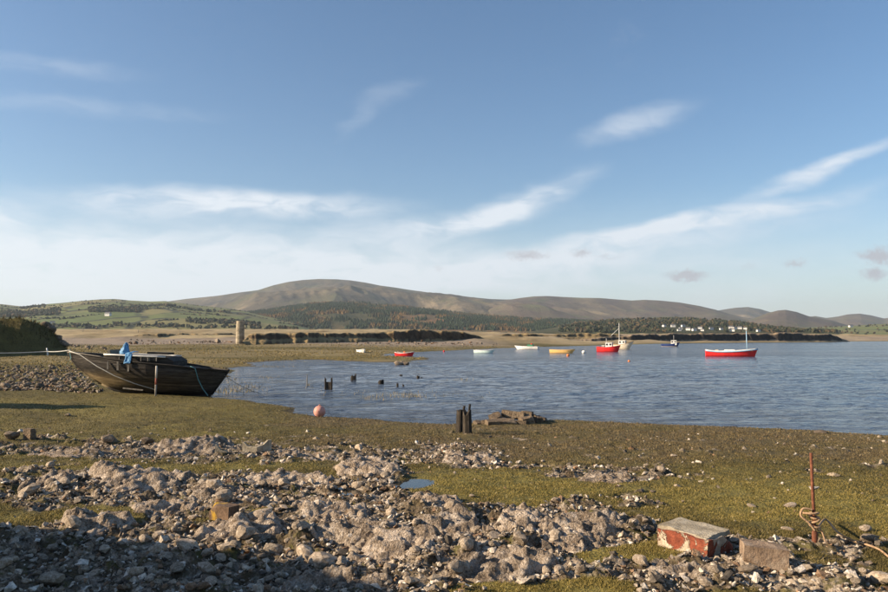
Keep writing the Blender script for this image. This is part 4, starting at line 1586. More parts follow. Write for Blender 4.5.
# ------------------------------------------------------------------ stone tower
tb = at_d(240, 343.2, 222)
tz = float(height(np.array(tb.x), np.array(tb.y)))
tower = empty('stone_tower', (tb.x, tb.y, tz - .15), 'round pale stone tower stump standing on the sand flats', 'tower')
TH = CAMZ + (338 - 321) / FPX * 222 - tz + .15
M['tower'] = mottled('tower_masonry', [(0.3, (0.16, 0.13, 0.09)), (0.5, (0.31, 0.26, 0.185)), (0.7, (0.42, 0.37, 0.28))], 1.6, 0.95, 0.06, 7, vary=.18)
NC = 9
for k in range(NC):
    z0, z1 = TH * k / NC, TH * (k + 1) / NC - .02
    r0 = 1.28 - .10 * k / NC + random.uniform(-.02, .02)
    v, f = [], []
    seg = 26
    for zz, rr in ((z0, r0 - .03), (z0 + .04, r0), (z1 - .04, r0), (z1, r0 - .03)):
        for q in range(seg):
            w = 1 + (0.03 * (vnoise(q * .9, k * 3.3, 5) - .5))
            v.append((math.cos(q * 2 * math.pi / seg) * rr * w, math.sin(q * 2 * math.pi / seg) * rr * w, zz))
    for r_ in range(3):
        for q in range(seg):
            f.append((r_ * seg + q, r_ * seg + (q + 1) % seg, (r_ + 1) * seg + (q + 1) % seg, (r_ + 1) * seg + q))
    f.append(tuple(range(3 * seg, 4 * seg)))
    f.append(tuple(range(seg))[::-1])
    me = bpy.data.meshes.new('stone_course')
    me.from_pydata(v, [], f)
    me.materials.append(M['tower'])
    link('stone_course', me, tower)


# ------------------------------------------------------------------ wreck
WD = 36.6
WP = at_z(150, 395, 0.12)
W0 = Vector((float((150 - 444) / FPX * WD), WD, 0.10))
PXM = WD / FPX
wreck = empty('wrecked_boat', W0, 'derelict black wooden fishing boat aground on the turf with a low cabin', 'boat')


def wx(px):
    return (px - 150) * PXM


def wz(py):
    return (395 - py) * PXM


STEM_X = ([0, .3, .65, 1], [wx(104), wx(89), wx(77), wx(70)])
STERN_X = ([0, .5, 1], [wx(212), wx(221), wx(229.5)])
SH = ([0, .12, .28, .5, .68, .85, 1], [wz(352), wz(353.3), wz(356.5), wz(361), wz(363.5), wz(367), wz(370)])
KE = ([0, .1, .25, .5, .8, 1], [wz(383), wz(388.5), wz(391.5), wz(393.5), wz(395), wz(394)])
BE = ([0, .06, .15, .35, .55, .75, .9, 1], [.05, .32, .68, 1.12, 1.22, 1.02, .58, .1])


def hullpt(s, t, side=-1, out=0.0):
    x = (1 - s) * np.interp(t, *STEM_X) + s * np.interp(t, *STERN_X)
    zk, zs = np.interp(s, *KE), np.interp(s, *SH)
    z = zk + (zs - zk) * t
    b = np.interp(s, *BE)
    f = math.sin(min(t * 1.08, 1) * math.pi / 2) ** 0.75 if t > 0 else 0
    y = (0.04 + b * f + out) * side
    return Vector((float(x), float(y), float(z)))


NP = 10
ss = np.linspace(0, 1, 34)
for side in (-1, 1):
    for k in range(NP):
        t0, t1 = k / NP, (k + 1) / NP - 0.006
        o = 0.004 * (k % 3) + random.uniform(0, .008)
        v, f = [], []
        for s in ss:
            w = .006 * (vnoise(s * 9, k * 3.1, 8) - .5)
            v += [hullpt(s, t0, side, -.05), hullpt(s, t0, side, o + w), hullpt(s, t1, side, o + w), hullpt(s, t1, side, -.05)]
        for i in range(len(ss) - 1):
            for q in range(4):
                f.append((i * 4 + q, i * 4 + (q + 1) % 4, (i + 1) * 4 + (q + 1) % 4, (i + 1) * 4 + q))
        f += [(0, 1, 2, 3), tuple((len(ss) - 1) * 4 + q for q in (3, 2, 1, 0))]
        me = bpy.data.meshes.new('plank')
        me.from_pydata(v, [], f)
        me.materials.append(M['tarred'])
        link('plank', me, wreck)
# stem, sternpost and keel timbers
tube('stem_post', [hullpt(0, t) * 1 + Vector((-.03, .05, 0)) for t in np.linspace(0, 1.04, 8)], .07, M['tarred'], wreck, 6)
tube('stern_post', [hullpt(1, t) * 1 + Vector((.03, .08, 0)) for t in np.linspace(0, 1.03, 6)], .07, M['tarred'], wreck, 6)
tube('keel', [Vector((hullpt(s, 0).x, 0, hullpt(s, 0).z - .03)) for s in np.linspace(0, 1, 10)], .075, M['tarred'], wreck, 6)
for side in (-1, 1):
    tube('rubbing_strake', [hullpt(s, .985, side, .02) for s in ss], .034, M['tarred'], wreck, 6)
    tube('bow_rail', [hullpt(s, 1.0, side, .02) for s in ss[:10]], .028, M['greywood'], wreck, 6)
# deck
v, f = [], []
for s in ss:
    a_, b_ = hullpt(s, .93, -1, -.03), hullpt(s, .93, 1, -.03)
    v += [a_, b_]
f = [(2 * i, 2 * i + 1, 2 * i + 3, 2 * i + 2) for i in range(len(ss) - 1)]
me = bpy.data.meshes.new('deck')
me.from_pydata(v, [], f)
me.materials.append(M['greywood'])
link('deck', me, wreck)
# cabin: raised sides following the hull, white roof edge, dark openings
cs = np.linspace(.27, .70, 12)


def cab(s, side, top):
    p = hullpt(s, .97, side, -.13)
    zt = np.interp(s, [.27, .66, .70], [wz(354.2), wz(356.8), wz(360.5)])
    return Vector((p.x, p.y, float(zt) if top else p.z - .12))


v, f = [], []
for s in cs:
    v += [cab(s, -1, 0), cab(s, -1, 1), cab(s, 1, 1), cab(s, 1, 0)]
for i in range(len(cs) - 1):
    f += [(4 * i + q, 4 * i + q + 1, 4 * i + q + 5, 4 * i + q + 4) for q in range(3)]
f += [(0, 1, 2, 3), tuple(4 * (len(cs) - 1) + q for q in (3, 2, 1, 0))]
me = bpy.data.meshes.new('cabin')
me.from_pydata(v, [], f)
me.materials.append(M['tarred'])
cabin = link('cabin', me, wreck)
for side in (-1, 1):
    pts = [cab(s, side, 1) + Vector((0, side * .04, .02)) for s in np.linspace(.27, .655, 8)]
    tube('roof_edge', pts, .045, M['white'], cabin, 6)
box('roof_hatch', (1.1, .8, .10), (wx(160), .2, wz(354.2)), M['tarred'], cabin, (0, R(2.4), 0), .02)
for px_ in (133.5, 155, 163):
    p = hullpt(np.interp(px_, [70, 229], [0, 1]), .97, -1, -.10)
    w_ = box('window', (.30, .05, .17), (wx(px_), p.y - .01, wz(360.2) + .02), M['dark'], cabin)
    for q in (-.17, .17):
        link('frame', bm_mesh('frame', box_bm(.04, .07, .21), M['greywood']), w_, (q, 0, -.02))
box('cabin_front', (.16, 1.3, .42), (wx(116.5), 0, wz(357.8)), M['greywood'], cabin, (0, -.12, 0), .02)
for px_, y0, y1 in ((119.5, 361, 368), (130, 360.5, 369), (140.5, 363.5, 370)):
    s = float(np.interp(px_, [70, 229], [0, 1]))
    t = .86
    p = hullpt(s, t, -1, .05)
    box('fender_board', (.085, .05, (y1 - y0) * PXM), (wx(px_), p.y - .02, wz(y1)), M['greywood'], wreck)
# mud-stained bilge stringer and the rope lashed along the side
rp = [hullpt(.03, 1.0, -1, .05) + Vector((-.1, 0, .08))]
for s, t in ((.1, .97), (.2, .72), (.3, .50), (.42, .32), (.55, .16)):
    rp.append(hullpt(s, t, -1, .05))
tube('lashing_rope', rp, .022, M['paleropemat'], wreck, 6)
tube('lashing_rope', [hullpt(.02, 1.0, -1, .05), hullpt(.0, .8, -1, .08), at_d(66, 366, WD - .3) - W0], .016, M['tealrope'], wreck, 6)
tube('stern_rope', [hullpt(.81, 1.02, -1, .04) + Vector((-.08, 0, .0)), hullpt(.83, .97, -1, .05), hullpt(.87, .6, -1, .05), hullpt(.92, .25, -1, .06), Vector((wx(212), -.4, .02))], .026, M['tealrope'], wreck, 6)
box('plank_strut', (1.0, .05, .06), (wx(141), hullpt(.47, .2, -1, .12).y - .06, wz(388.3)), M['greywood'], wreck, (0, .1, 0))


# blue tarpaulin slumped over the cabin
def cloth(name, pts_rows, m, parent=None, loc=(0, 0, 0), amp=.03, seed=1):
    rows = np.array(pts_rows, float)
    nr, nc, _ = rows.shape
    rr, cc = np.linspace(0, nr - 1, nr * 5), np.linspace(0, nc - 1, nc * 5)
    V = np.zeros((len(rr), len(cc), 3))
    for k in range(3):
        tmp = np.stack([np.interp(cc, np.arange(nc), rows[i, :, k]) for i in range(nr)])
        V[..., k] = np.stack([np.interp(rr, np.arange(nr), tmp[:, j]) for j in range(len(cc))], 1)
    a, b = np.meshgrid(cc, rr)
    for k in range(3):
        V[..., k] += amp * 2 * (fbm(a * 1.3, b * 1.3, seed + k * 7, 3) - .5)
    me = mesh_np(name, V.reshape(-1, 3), grid_faces(len(rr), len(cc)), m)
    o = link(name, me, parent, loc)
    md = o.modifiers.new('solid', 'SOLIDIFY')
    md.thickness = .02
    return o


bx_, bz_ = wx(130), wz(354)
v_rows = []
for zz, ra, dx in ((0, .24, 0), (.14, .22, -.02), (.32, .16, .02), (.48, .10, .03), (.58, .03, .04)):
    v_rows.append([(bx_ + dx + math.cos(q) * ra * 1.1, -.45 + math.sin(q) * ra, bz_ + zz) for q in np.linspace(0, 2 * math.pi, 9)])
tarp = empty('blue_tarpaulin', W0 + Vector((bx_, -.45, bz_)), 'crumpled blue tarpaulin heaped over the cabin of the wreck', 'tarpaulin')
cloth('bundle', [[(a - bx_, b + .45, c - bz_) for a, b, c in r] for r in v_rows], M['tarp'], tarp, amp=.05, seed=3)
yc = hullpt(.42, .97, -1, -.10).y
cloth('hanging_fold', [[(wx(px_) - bx_, yy + .45, wz(py_) - bz_) for px_ in (136.5, 139.5, 142.5)] for py_, yy in ((351.5, -.3), (352.5, yc - .02), (356, yc - .11), (360, yc - .16), (362.5, yc - .2))], M['tarp'], tarp, amp=.04, seed=9)

# pole planted beside the wreck
p = Vector((float((157.3 - 444) / FPX * 35.0), 35.0, 0))
p.z = float(height(np.array(p.x), np.array(p.y))) - .1
top = at_d(156.8, 366, 35.0)
pole = empty('mooring_pole', p, 'upright weathered pole with red and white paint in front of the wreck', 'pole')
hh = top.z - p.z
tube('lower_length', [(0, 0, 0), (0.01, 0, hh * .42)], .05, M['greywood'], pole, 8)
tube('red_band', [(0.01, 0, hh * .42), (0.015, 0, hh * .62)], .051, painted('faded_red', (.30, .10, .07), .7), pole, 8)
tube('pale_top', [(0.015, 0, hh * .62), (0.02, 0, hh)], .05, painted('faded_white', (.55, .5, .43), .8), pole, 8)

# shore line from the bow to the left, carried on a stake
bow = W0 + hullpt(0.02, 1.0) + Vector((0, 0, .12))
stk = at_d(47, 351.6, 37.5)
tag(tube('mooring_rope', catenary(bow, stk, .04, 8) + catenary(stk, at_d(-40, 352.5, 36.0), .06, 8)[1:], .028, M['paleropemat'], None, 6), 'taut pale rope running left from the bow of the wreck', 'rope')
q = at_d(47.2, 348, 92.0)
gz = float(height(np.array(q.x), np.array(q.y)))
tag(tube('stake', [(q.x + .12, q.y, max(gz - .2, q.z - 1.5)), (q.x + .05, q.y, q.z - .6), (q.x - .05, q.y, q.z)], [.10, .10, .08], M['white'], None, 7, .1), 'short pale stake on the turf below the sand bank', 'stake')
# second thin line from stern into the water
tag(tube('stern_line', catenary(W0 + hullpt(1, .8), at_d(262, 394, 36.5), .12, 10), .014, M['greywood'], None, 5), 'thin dark line from the stern of the wreck into the water', 'rope')


# ------------------------------------------------------------------ timbers in the water
def stump_mesh(name, w, dpt, h, seed, m, split=True):
    rs = random.Random(seed)
    seg, rows = 14, 9
    v, f = [], []
    for r_ in range(rows):
        t = r_ / (rows - 1)
        for q in range(seg):
            a_ = 2 * math.pi * q / seg
            k = 1 + .22 * (vnoise(q * 1.0, seed * 1.7, 3) - .5) - .12 * t
            top = 1.0
            if r_ >= rows - 2:
                top = 1 - (.28 if split else .08) * vnoise(q * .8 + 3, seed * 2.3, 4)
            ex = 4.0
            cx_, sy_ = math.cos(a_), math.sin(a_)
            sq = (abs(cx_) ** ex + abs(sy_) ** ex) ** (-1 / ex)
            sq = .5 * sq + .5
            v.append((cx_ * sq * w / 2 * k, sy_ * sq * dpt / 2 * k, h * t * top))
    for r_ in range(rows - 1):
        for q in range(seg):
            f.append((r_ * seg + q, r_ * seg + (q + 1) % seg, (r_ + 1) * seg + (q + 1) % seg, (r_ + 1) * seg + q))
    v.append((0, 0, h * .86))
    for q in range(seg):
        f.append(((rows - 1) * seg + q, (rows - 1) * seg + (q + 1) % seg, len(v) - 1))
    me = bpy.data.meshes.new(name)
    me.from_pydata(v, [], f)
    me.materials.append(m)
    return me


def water_stump(name, px, yb, yt, wpx, label, split=True, m='wetwood', under=.5, lean=(0, 0)):
    X_, Y_ = at_z(px, yb, 0)
    d_ = float(Y_)
    h = (yb - yt) * d_ / FPX
    w = wpx * d_ / FPX
    me = stump_mesh(name, w, w * .9, h + under, int(px), M[m], split)
    return tag(link(name, me, None, (float(X_), d_, -under), (lean[0], lean[1], random.uniform(-.4, .4))), label, 'post')


# two uprights with boards between them
X_, Y_ = at_z(328.5, 390, 0)
g = empty('jetty_remains', (float(X_), float(Y_), -.4), 'black pair of uprights with boards between them standing in shallow water', 'post')
k_ = float(Y_) / FPX
for q in (-3.1, 3.1):
    link('upright', stump_mesh('upright', 1.8 * k_, .12, .4 + 14 * k_, int(q * 7) + 50, M['wetwood']), g, (q * k_, 0, 0))
for i in range(4):
    box('board', (5.2 * k_, .06, 2.05 * k_), (0, random.uniform(-.015, .015), .4 + (i * 2.15 - .6) * k_), M['wetwood'], g, (0, random.uniform(-.04, .04), 0))
water_stump('stake', 307, 387, 374, .9, 'thin lone stake in the water left of the black frame', m='greywood')
water_stump('timber_stump', 353, 380.5, 374.3, 5.2, 'dark split stump in the water with a spike of wood')
water_stump('timber_stump', 355.6, 380.2, 372.5, 1.3, 'splinter standing at the right of the split stump')
water_stump('timber_stump', 381, 384.5, 379, 6, 'blocky dark stump in the middle of the drowned row')
water_stump('stake', 397.5, 386.8, 382.4, 2.0, 'left one of two short stakes right of the blocky stump')
water_stump('stake', 403.3, 386.5, 383.0, 2.0, 'right one of two short stakes right of the blocky stump')
water_stump('timber_stump', 401, 376, 373.6, 3.0, 'tiny far stump barely above water, nearer the middle')
water_stump('timber_stump', 418, 378.6, 375, 3.2, 'small stump at the right end of the drowned row')
water_stump('timber_stump', 421.3, 378.4, 376.6, 2.2, 'low worn stump touching the right end stump')
for dx, dy, r_, lab in ((-3.2, 0, .55, 'left lump of the dark rock islet in the bay'), (1.2, -.2, .6, 'middle lump of the dark rock islet in the bay'), (4.6, .1, .45, 'right lump of the dark rock islet in the bay')):
    X_, Y_ = at_z(402 + dx, 365 + dy, 0)
    put_rock((float(X_), float(Y_), .02), r_, lab, None, DROCKS, .2, (r_, r_ * .8, r_ * .75))

# pair of big weathered stumps on the turf
for px_, yb, yt, w_, lab, sd in ((460.6, 432, 409.5, 9.6, 'left and shorter of two black weathered stumps on the turf', 61), (467.6, 433, 408, 9.0, 'right and taller of two black weathered stumps on the turf', 67)):
    p = hit1(px_, yb)
    d_ = p.y
    me = stump_mesh('timber_stump', w_ * d_ / FPX, .24, (yb - yt) * d_ / FPX + .15, sd, M['wetwood'], sd == 67)
    o = tag(link('timber_stump', me, None, p - Vector((0, 0, .15)), (0, R(1.5 if sd == 61 else -1), .12)), lab, 'post', None)
    link('spike', stump_mesh('spike', .07, .07, .3, sd + 1, M['wetwood']), o, (.05, 0, (yb - yt) * d_ / FPX - .02), (0, R(8), 0))

# ball buoy on the water's edge
X_, Y_ = at_z(319.5, 417, 0.06)
M['buoy'] = painted('faded_pink_plastic', (.62, .30, .24), .6, .3, 6)
buoy = empty('ball_buoy', (float(X_), float(Y_), .05), 'faded pink ball buoy stranded at the edge of the water', 'buoy')
bm = bmesh.new()
bmesh.ops.create_uvsphere(bm, u_segments=28, v_segments=18, radius=.222)
link('ball', bm_mesh('ball', bm, M['buoy'], True), buoy, (0, 0, .21))
bm = bmesh.new()
bmesh.ops.create_uvsphere(bm, u_segments=20, v_segments=14, radius=.226)
link('dark_stripe', bm_mesh('dark_stripe', bm, M['rust'], True), buoy, (0, -.004, .22), (0, 0, 0), (.10, 1, .62))
tube('eye', [(-.05, 0, .40), (0, 0, .47), (.05, 0, .40)], .02, M['buoy'], buoy, 6)


# ------------------------------------------------------------------ slabs, blocks and masonry
def block_mesh(name, sx, sy, sz, seed, m, rough=.05, cuts=6, chips=3, taper=0.0):
    rs = np.random.default_rng(seed)
    bm = bmesh.new()
    bmesh.ops.create_cube(bm, size=1.0)
    bmesh.ops.subdivide_edges(bm, edges=bm.edges, cuts=cuts, use_grid_fill=True)
    v = np.array([q.co for q in bm.verts])
    for _ in range(chips):
        n = np.sign(rs.normal(size=3)) * rs.uniform(.5, 1, 3)
        n /= np.linalg.norm(n)
        e = np.maximum(v @ n - rs.uniform(.60, .74), 0)
        v = v - e[:, None] * n
    v[:, 1:] *= (1 - taper * (v[:, 0] + .5))[:, None]
    v = v * np.array([sx, sy, sz])
    s = min(sx, sy, sz)
    for k in range(3):
        v[:, k] += rough * s * 2 * (fbm(v[:, 0] * 7 + v[:, 2] * 5 + k * 9, v[:, 1] * 7 + v[:, 2] * 3, seed + k, 3) - .5)
    v[:, 2] += sz / 2
    for q, c in zip(bm.verts, v):
        q.co = c
    return bm_mesh(name, bm, m)


# pile of tumbled slabs by the water
SL = [  # px, py base, width px, height px, tilt, label
    (500, 424, 30, 4, .0, 'long low cream slab at the foot of the slab pile'),
    (519, 424.2, 16, 3.5, .05, 'short pale slab at the foot of the slab pile'),
    (498, 420.5, 11, 6.0, -.35, 'tilted slab at the left end of the slab pile'),
    (513, 418.8, 22, 5.5, .12, 'big reddish slab on top of the slab pile'),
    (527, 421, 12, 6, -.2, 'blocky dark slab in the middle of the slab pile'),
    (527, 415.5, 11, 3, .05, 'flat brown slab capping the right of the pile'),
    (537, 420, 8, 5, .2, 'small tawny block at the right end of the slab pile'),
    (543, 419.5, 6, 3.6, -.1, 'last small stone right of the slab pile'),
    (479, 424, 9, 2.6, .1, 'low brown stone left of the slab pile'),
    (487, 423, 8, 3.5, -.15, 'small dark stone between low stone and slab pile'),
]
for k, (px_, py_, w_, h_, ti, lab) in enumerate(SL):
    p = hit1(px_, 423.5)
    d_ = p.y + (.5 if py_ < 421 else 0) + (.3 if py_ < 417 else 0)
    q = at_d(px_, py_, d_)
    zb_ = q.z if py_ < 419.5 else min(q.z, p.z) - .04
    me = block_mesh('stone_slab', w_ * d_ / FPX, .5 + .02 * (k % 3), h_ * d_ / FPX * 1.35, 800 + k, M['slab'], .12, 5, 4)
    tag(link('stone_slab', me, None, (q.x, d_, zb_), (.12 * (-1) ** k, ti, .25 * (-1) ** k)), lab, 'slab')

# square stone by the cracked boulder; two concrete remnants; lichened brick
p = hit1(29.5, 439.5)
tag(link('stone_block', block_mesh('stone_block', 10 * p.y / FPX, .16, 11.5 * p.y / FPX, 830, M['slab'], .05, 4, 1), None, p - Vector((0, 0, .02)), (0, 0, -.35)), 'squared stone block right of the cracked boulder', 'block')
p = hit1(221, 452)
k_ = p.y / FPX
me = bpy.data.meshes.new('concrete_shard')
v = [(-6 * k_, 0, 0), (6 * k_, 0, 0), (5 * k_, 0, 1.6 * k_), (-1 * k_, 0, 3.2 * k_), (-5 * k_, 0, 8.5 * k_), (-6 * k_, 0, 8 * k_)]
v = v + [(a, b + .12, c) for a, b, c in v]
me.from_pydata(v, [], [(0, 1, 2, 3, 4, 5), (11, 10, 9, 8, 7, 6)] + [(i, i + 6, (i + 1) % 6 + 6, (i + 1) % 6) for i in range(6)])
me.materials.append(M['concrete'])
tag(link('concrete_shard', me, None, p - Vector((0, 0, .02)), (0, 0, .1)), 'pointed cream concrete shard left of the broken trough', 'concrete')
p = hit1(254, 454)
k_ = p.y / FPX
g = empty('concrete_trough', p + Vector((0, 0, .03)), 'broken corner of a cream concrete trough on the turf edge', 'concrete', None, -.1)


def plate(name, pts, thick, m, parent, loc=(0, 0, 0), rz=0):
    n = len(pts)
    v = [(a, 0, b) for a, b in pts] + [(a, thick, b) for a, b in pts]
    me = bpy.data.meshes.new(name)
    me.from_pydata(v, [], [tuple(range(n)), tuple(range(2 * n - 1, n - 1, -1))] + [(i, i + n, (i + 1) % n + n, (i + 1) % n) for i in range(n)])
    me.materials.append(m)
    return link(name, me, parent, loc, (0, 0, rz))


plate('front_wall', [(-12 * k_, 0), (3 * k_, 0), (3 * k_, 5.5 * k_), (-7 * k_, 6.2 * k_), (-10.5 * k_, 10 * k_), (-12 * k_, 9.6 * k_)], .06, M['concrete'], g)
plate('side_wall', [(0, 0), (16 * k_, 0), (16 * k_, 11 * k_), (12 * k_, 11 * k_), (7 * k_, 7 * k_), (0, 5.5 * k_)], .06, M['concrete'], g, (3 * k_ + .004, .002, 0), .85)
p = hit1(224, 519)
k_ = p.y / FPX
tag(link('lichened_brick', block_mesh('lichened_brick', 24 * k_, .2, 15 * k_, 841, M['lichen'], .05, 5, 1), None, p - Vector((0, 0, .01)), (0, .04, -.45)), 'dark brick block with bright yellow lichen on its left face', 'block')

# big red masonry block with its concrete cap
p = hit1(703, 556)
k_ = p.y / FPX
blk = empty('masonry_block', (p.x - .02, p.y + .22, p.z - .05), 'large broken block of red masonry with pale mortar and a flat grey cap', 'block', None, -.93)
link('red_masonry', block_mesh('red_masonry', .62, .40, .25, 851, M['brick'], .11, 9, 3, -.10), blk, (0, 0, 0), (.05, .03, 0))
link('mortar_cap', block_mesh('mortar_cap', .60, .385, .04, 852, M['concrete'], .35, 9, 3, -.10), blk, (-.01, .01, .243), (.05, .03, 0))
for q in ((-.12, .11), (.06, .15), (.13, .12), (.0, .20)):
    link('embedded_stone', ROCKS[2], blk, (q[0], -.2, q[1]), (0, 0, 0), (.022, .014, .018))
p = hit1(765, 567)
tag(link('sandstone_block', block_mesh('sandstone_block', .40, .22, .20, 861, M['tanstone'], .08, 7, 2, .05), None, p + Vector((.03, .1, -.02)), (.03, .05, -.22)), 'small tan sandstone block right of the masonry block', 'block')
p = hit1(746, 571)
put_rock(p, .09, 'flat dark brown stone leaning on the small sandstone block', None, DROCKS, .3, (.11, .08, .055))

# rusty rod with rope
p = hit1(815, 541)
top = at_d(811, 453, p.y + .05)
rod = empty('iron_rod', p, 'rusty upright iron rod driven into the gravel at right', 'rod')
tv = top - p
tube('shaft', [(0, 0, -.25), tv * .33, tv * .66, tv], [.018, .017, .016, .015], M['rust'], rod, 10, .05)
tube('socket', [(0, 0, -.05), (0, 0, .10)], [.034, .026], M['rust'], rod, 10, .15)
pts = []
for i in range(92):
    q = i / 91
    a_ = q * 2 * math.pi * 5.2
    h_ = .13 + .17 * q + .02 * math.sin(a_ * .7)
    r_ = .034 + .02 * math.sin(q * 9) ** 2 + (.035 if .75 < q < .95 else 0)
    pts.append(tv * (h_ / tv.z) + Vector((math.cos(a_) * r_ - (.04 * (q > .75)), math.sin(a_) * r_, 0)))
tail = [pts[0]]
knot = tube('knot_coil', [Vector(a) for a in pts], .0115, M['rope'], None, 7)
rope = empty('hemp_rope', p, 'brown rope knotted round the iron rod and trailing off to the right', 'rope')
knot.parent = rope
loop = [tv * (.33 / tv.z) + Vector((-.03, -.03, 0)), tv * (.34 / tv.z) + Vector((-.12, -.02, .0)), tv * (.27 / tv.z) + Vector((-.15, -.02, 0)), tv * (.20 / tv.z) + Vector((-.08, -.04, 0)), tv * (.12 / tv.z) + Vector((-.02, -.05, 0))]


def smooth_pts(P, n=40):
    P = [Vector(q) for q in P]
    out = []
    for i in range(len(P) - 1):
        p0, p1, p2, p3 = P[max(i - 1, 0)], P[i], P[i + 1], P[min(i + 2, len(P) - 1)]
        for k in range(n // (len(P) - 1)):
            t = k / (n // (len(P) - 1))
            out.append(.5 * ((2 * p1) + (p2 - p0) * t + (2 * p0 - 5 * p1 + 4 * p2 - p3) * t * t + (3 * p1 - p0 - 3 * p2 + p3) * t ** 3))
    return out + [P[-1]]


tube('loose_loop', smooth_pts(loop), .012, M['rope'], rope, 7)
trail = [tv * (.16 / tv.z) + Vector((.03, -.03, 0))]
for px_, py_, up in ((826, 527, .09), (838, 537, .05), (852, 543, .03), (868, 547, .02), (880, 552, .02), (893, 562, .02), (910, 570, .02)):
    q = hit1(px_, py_)
    trail.append(q + Vector((0, 0, up)) - p)
tube('trailing_end', smooth_pts(trail, 70), .012, M['rope'], rope, 7)
fr = [tv * (.12 / tv.z) + Vector((.02, -.03, 0)), hit1(822, 536) - p + Vector((0, 0, .05)), hit1(827, 548) - p + Vector((0, 0, .01))]
tube('frayed_end', smooth_pts(fr, 20), .010, M['rope'], rope, 7)


# ------------------------------------------------------------------ boats afloat
def hull_np(L, B, H, bow_rise=.35, stern_rise=.1, transom=.75, rake=.12, floor=.55, nS=18, draft=.15):
    ring = []
    for i in range(nS):
        s = i / (nS - 1)
        b = B / 2 * min(1.0, (transom + (1 - transom) * min(1, s / .35))) * (1 - max(0, (s - .45) / .55) ** 2.2 * .97)
        zs = H * (1 + bow_rise * max(0, (s - .3) / .7) ** 2 + stern_rise * max(0, (.3 - s) / .3) ** 2)
        xx = -L / 2 + L * s
        fz = zs - H * (1 - floor)
        col = []
        T = [(1, zs), (.97, zs * .6), (.86, zs * .2), (.62, -draft * .6), (.0, -draft)]
        for k, (yy, zz) in enumerate(T):
            pull = rake * L * (1 - (zz + draft) / (zs + draft)) * max(0, (s - .6) / .4) ** 1.5
            col.append((xx - pull, -b * yy, zz))
        for yy, zz in T[-2::-1]:
            pull = rake * L * (1 - (zz + draft) / (zs + draft)) * max(0, (s - .6) / .4) ** 1.5
            col.append((xx - pull, b * yy, zz))
        bi = max(b - .05, .004)
        col += [(xx - .01 * s, bi, zs), (xx - .02 * s, bi * .9, fz), (xx - .02 * s, -bi * .9, fz), (xx - .01 * s, -bi, zs)]
        ring.append(col)
    m = len(ring[0])
    v = [q for c in ring for q in c]
    f = []
    for i in range(nS - 1):
        for k in range(m):
            f.append((i * m + k, i * m + (k + 1) % m, (i + 1) * m + (k + 1) % m, (i + 1) * m + k))
    f.append(tuple(range(m - 4 + 0)) + (m - 4, m - 1)[:0])
    f.append(tuple((nS - 1) * m + k for k in range(m))[::-1])
    sheer = [[(ring[i][0][0], sgn * abs(ring[i][0][1]), ring[i][0][2]) for i in range(nS)] for sgn in (-1, 1)]
    return v, f, sheer


def boat(px, py, L, B, H, hullm, label, face=1, rz=0.0, d=None, name='boat', trim='white', group=None, z=0.0, stripe=None, **kw):
    X_, Y_ = at_z(px, py, z)
    o = empty(name, (float(X_), float(Y_), z), label, 'boat', group, rz + (0 if face > 0 else math.pi))
    v, f, sheer = hull_np(L, B, H, **kw)
    me = bpy.data.meshes.new('hull')
    me.from_pydata(v, [], f)
    me.polygons.foreach_set('use_smooth', np.zeros(len(me.polygons), bool))
    me.materials.append(M[hullm])
    h = link('hull', me, o)
    for q in sheer:
        tube('gunwale', q, .05 * max(1, L / 6), M[trim], o, 6)
    if stripe:
        for sg in (-1, 1):
            tube('waterline_band', [(a[0] * .985, a[1] * (.985 if abs(a[1]) > .1 else 1), .07) for a in sheer[0 if sg < 0 else 1]][:-2], .05, M[stripe], o, 6)
    return o


def wheelhouse(o, x, L, W, H, z, m='white', roofm='white'):
    bm = box_bm(L, W, H)
    for v in bm.verts:
        if v.co.z > .1:
            v.co.x *= .9
            v.co.y *= .92
    wh = link('wheelhouse', bm_mesh('wheelhouse', bm, M[m]), o, (x, 0, z))
    box('roof', (L * 1.06, W * 1.05, .07), (0, 0, H + .003), M[roofm], wh, bevel=.02)
    for sy in (-1, 1):
        for q in (-.24, .24):
            box('window', (L * .26, .05, H * .3), (q * L, sy * W * .482, H * .55), M['dark'], wh)
    for sx in (-1, 1):
        for q in (-.25, .25):
            box('window', (.05, W * .3, H * .3), (sx * L * .468, q * W, H * .55), M['dark'], wh)
    return wh


b = boat(361.5, 353.3, 3.0, 1.3, .62, 'white', 'small white dinghy drawn up on the marsh edge', 1, R(-62), z=.06, name='dinghy')
box('thwart', (.25, 1.1, .05), (-.3, 0, .45), M['woodtrim'], b)
b = boat(405, 356.2, 3.3, 1.4, .50, 'red', 'small red rowing dinghy in the creek with a pale rim', 1, R(-20), name='dinghy', bow_rise=.5, stern_rise=.35)
for q in (-.7, .5):
    box('thwart', (.25, 1.2, .05), (q, 0, .38), M['woodtrim'], b)
box('bundle', (.4, .4, .38), (-.1, 0, .42), M['orange'], b, bevel=.1)
b = boat(484.5, 353.2, 4.2, 1.5, .55, 'mint', 'pale mint open boat moored left of the others', 1, R(-24), name='open_boat', bow_rise=.3)
for q in (-.9, .6):
    box('thwart', (.25, 1.3, .05), (q, 0, .42), M['white'], b)
tube('outboard_leg', [(-2.15, 0, .8), (-2.2, 0, .1)], .09, M['dark'], b, 8)
b = boat(526.5, 349.4, 6.4, 2.0, .75, 'white', 'white motor boat with a small green cuddy, nearest the marsh', -1, R(-22), name='motor_boat', trim='white', bow_rise=.25, floor=.8)
cd = link('cuddy', bm_mesh('cuddy', box_bm(1.5, 1.4, .72), M['green']), b, (-1.1, 0, .55))
box('windscreen', (.06, 1.2, .34), (.76, 0, .36), M['dark'], cd, (0, .3, 0))
box('red_cover', (.4, .7, .3), (-.3, 0, .722), M['red'], cd, bevel=.08)
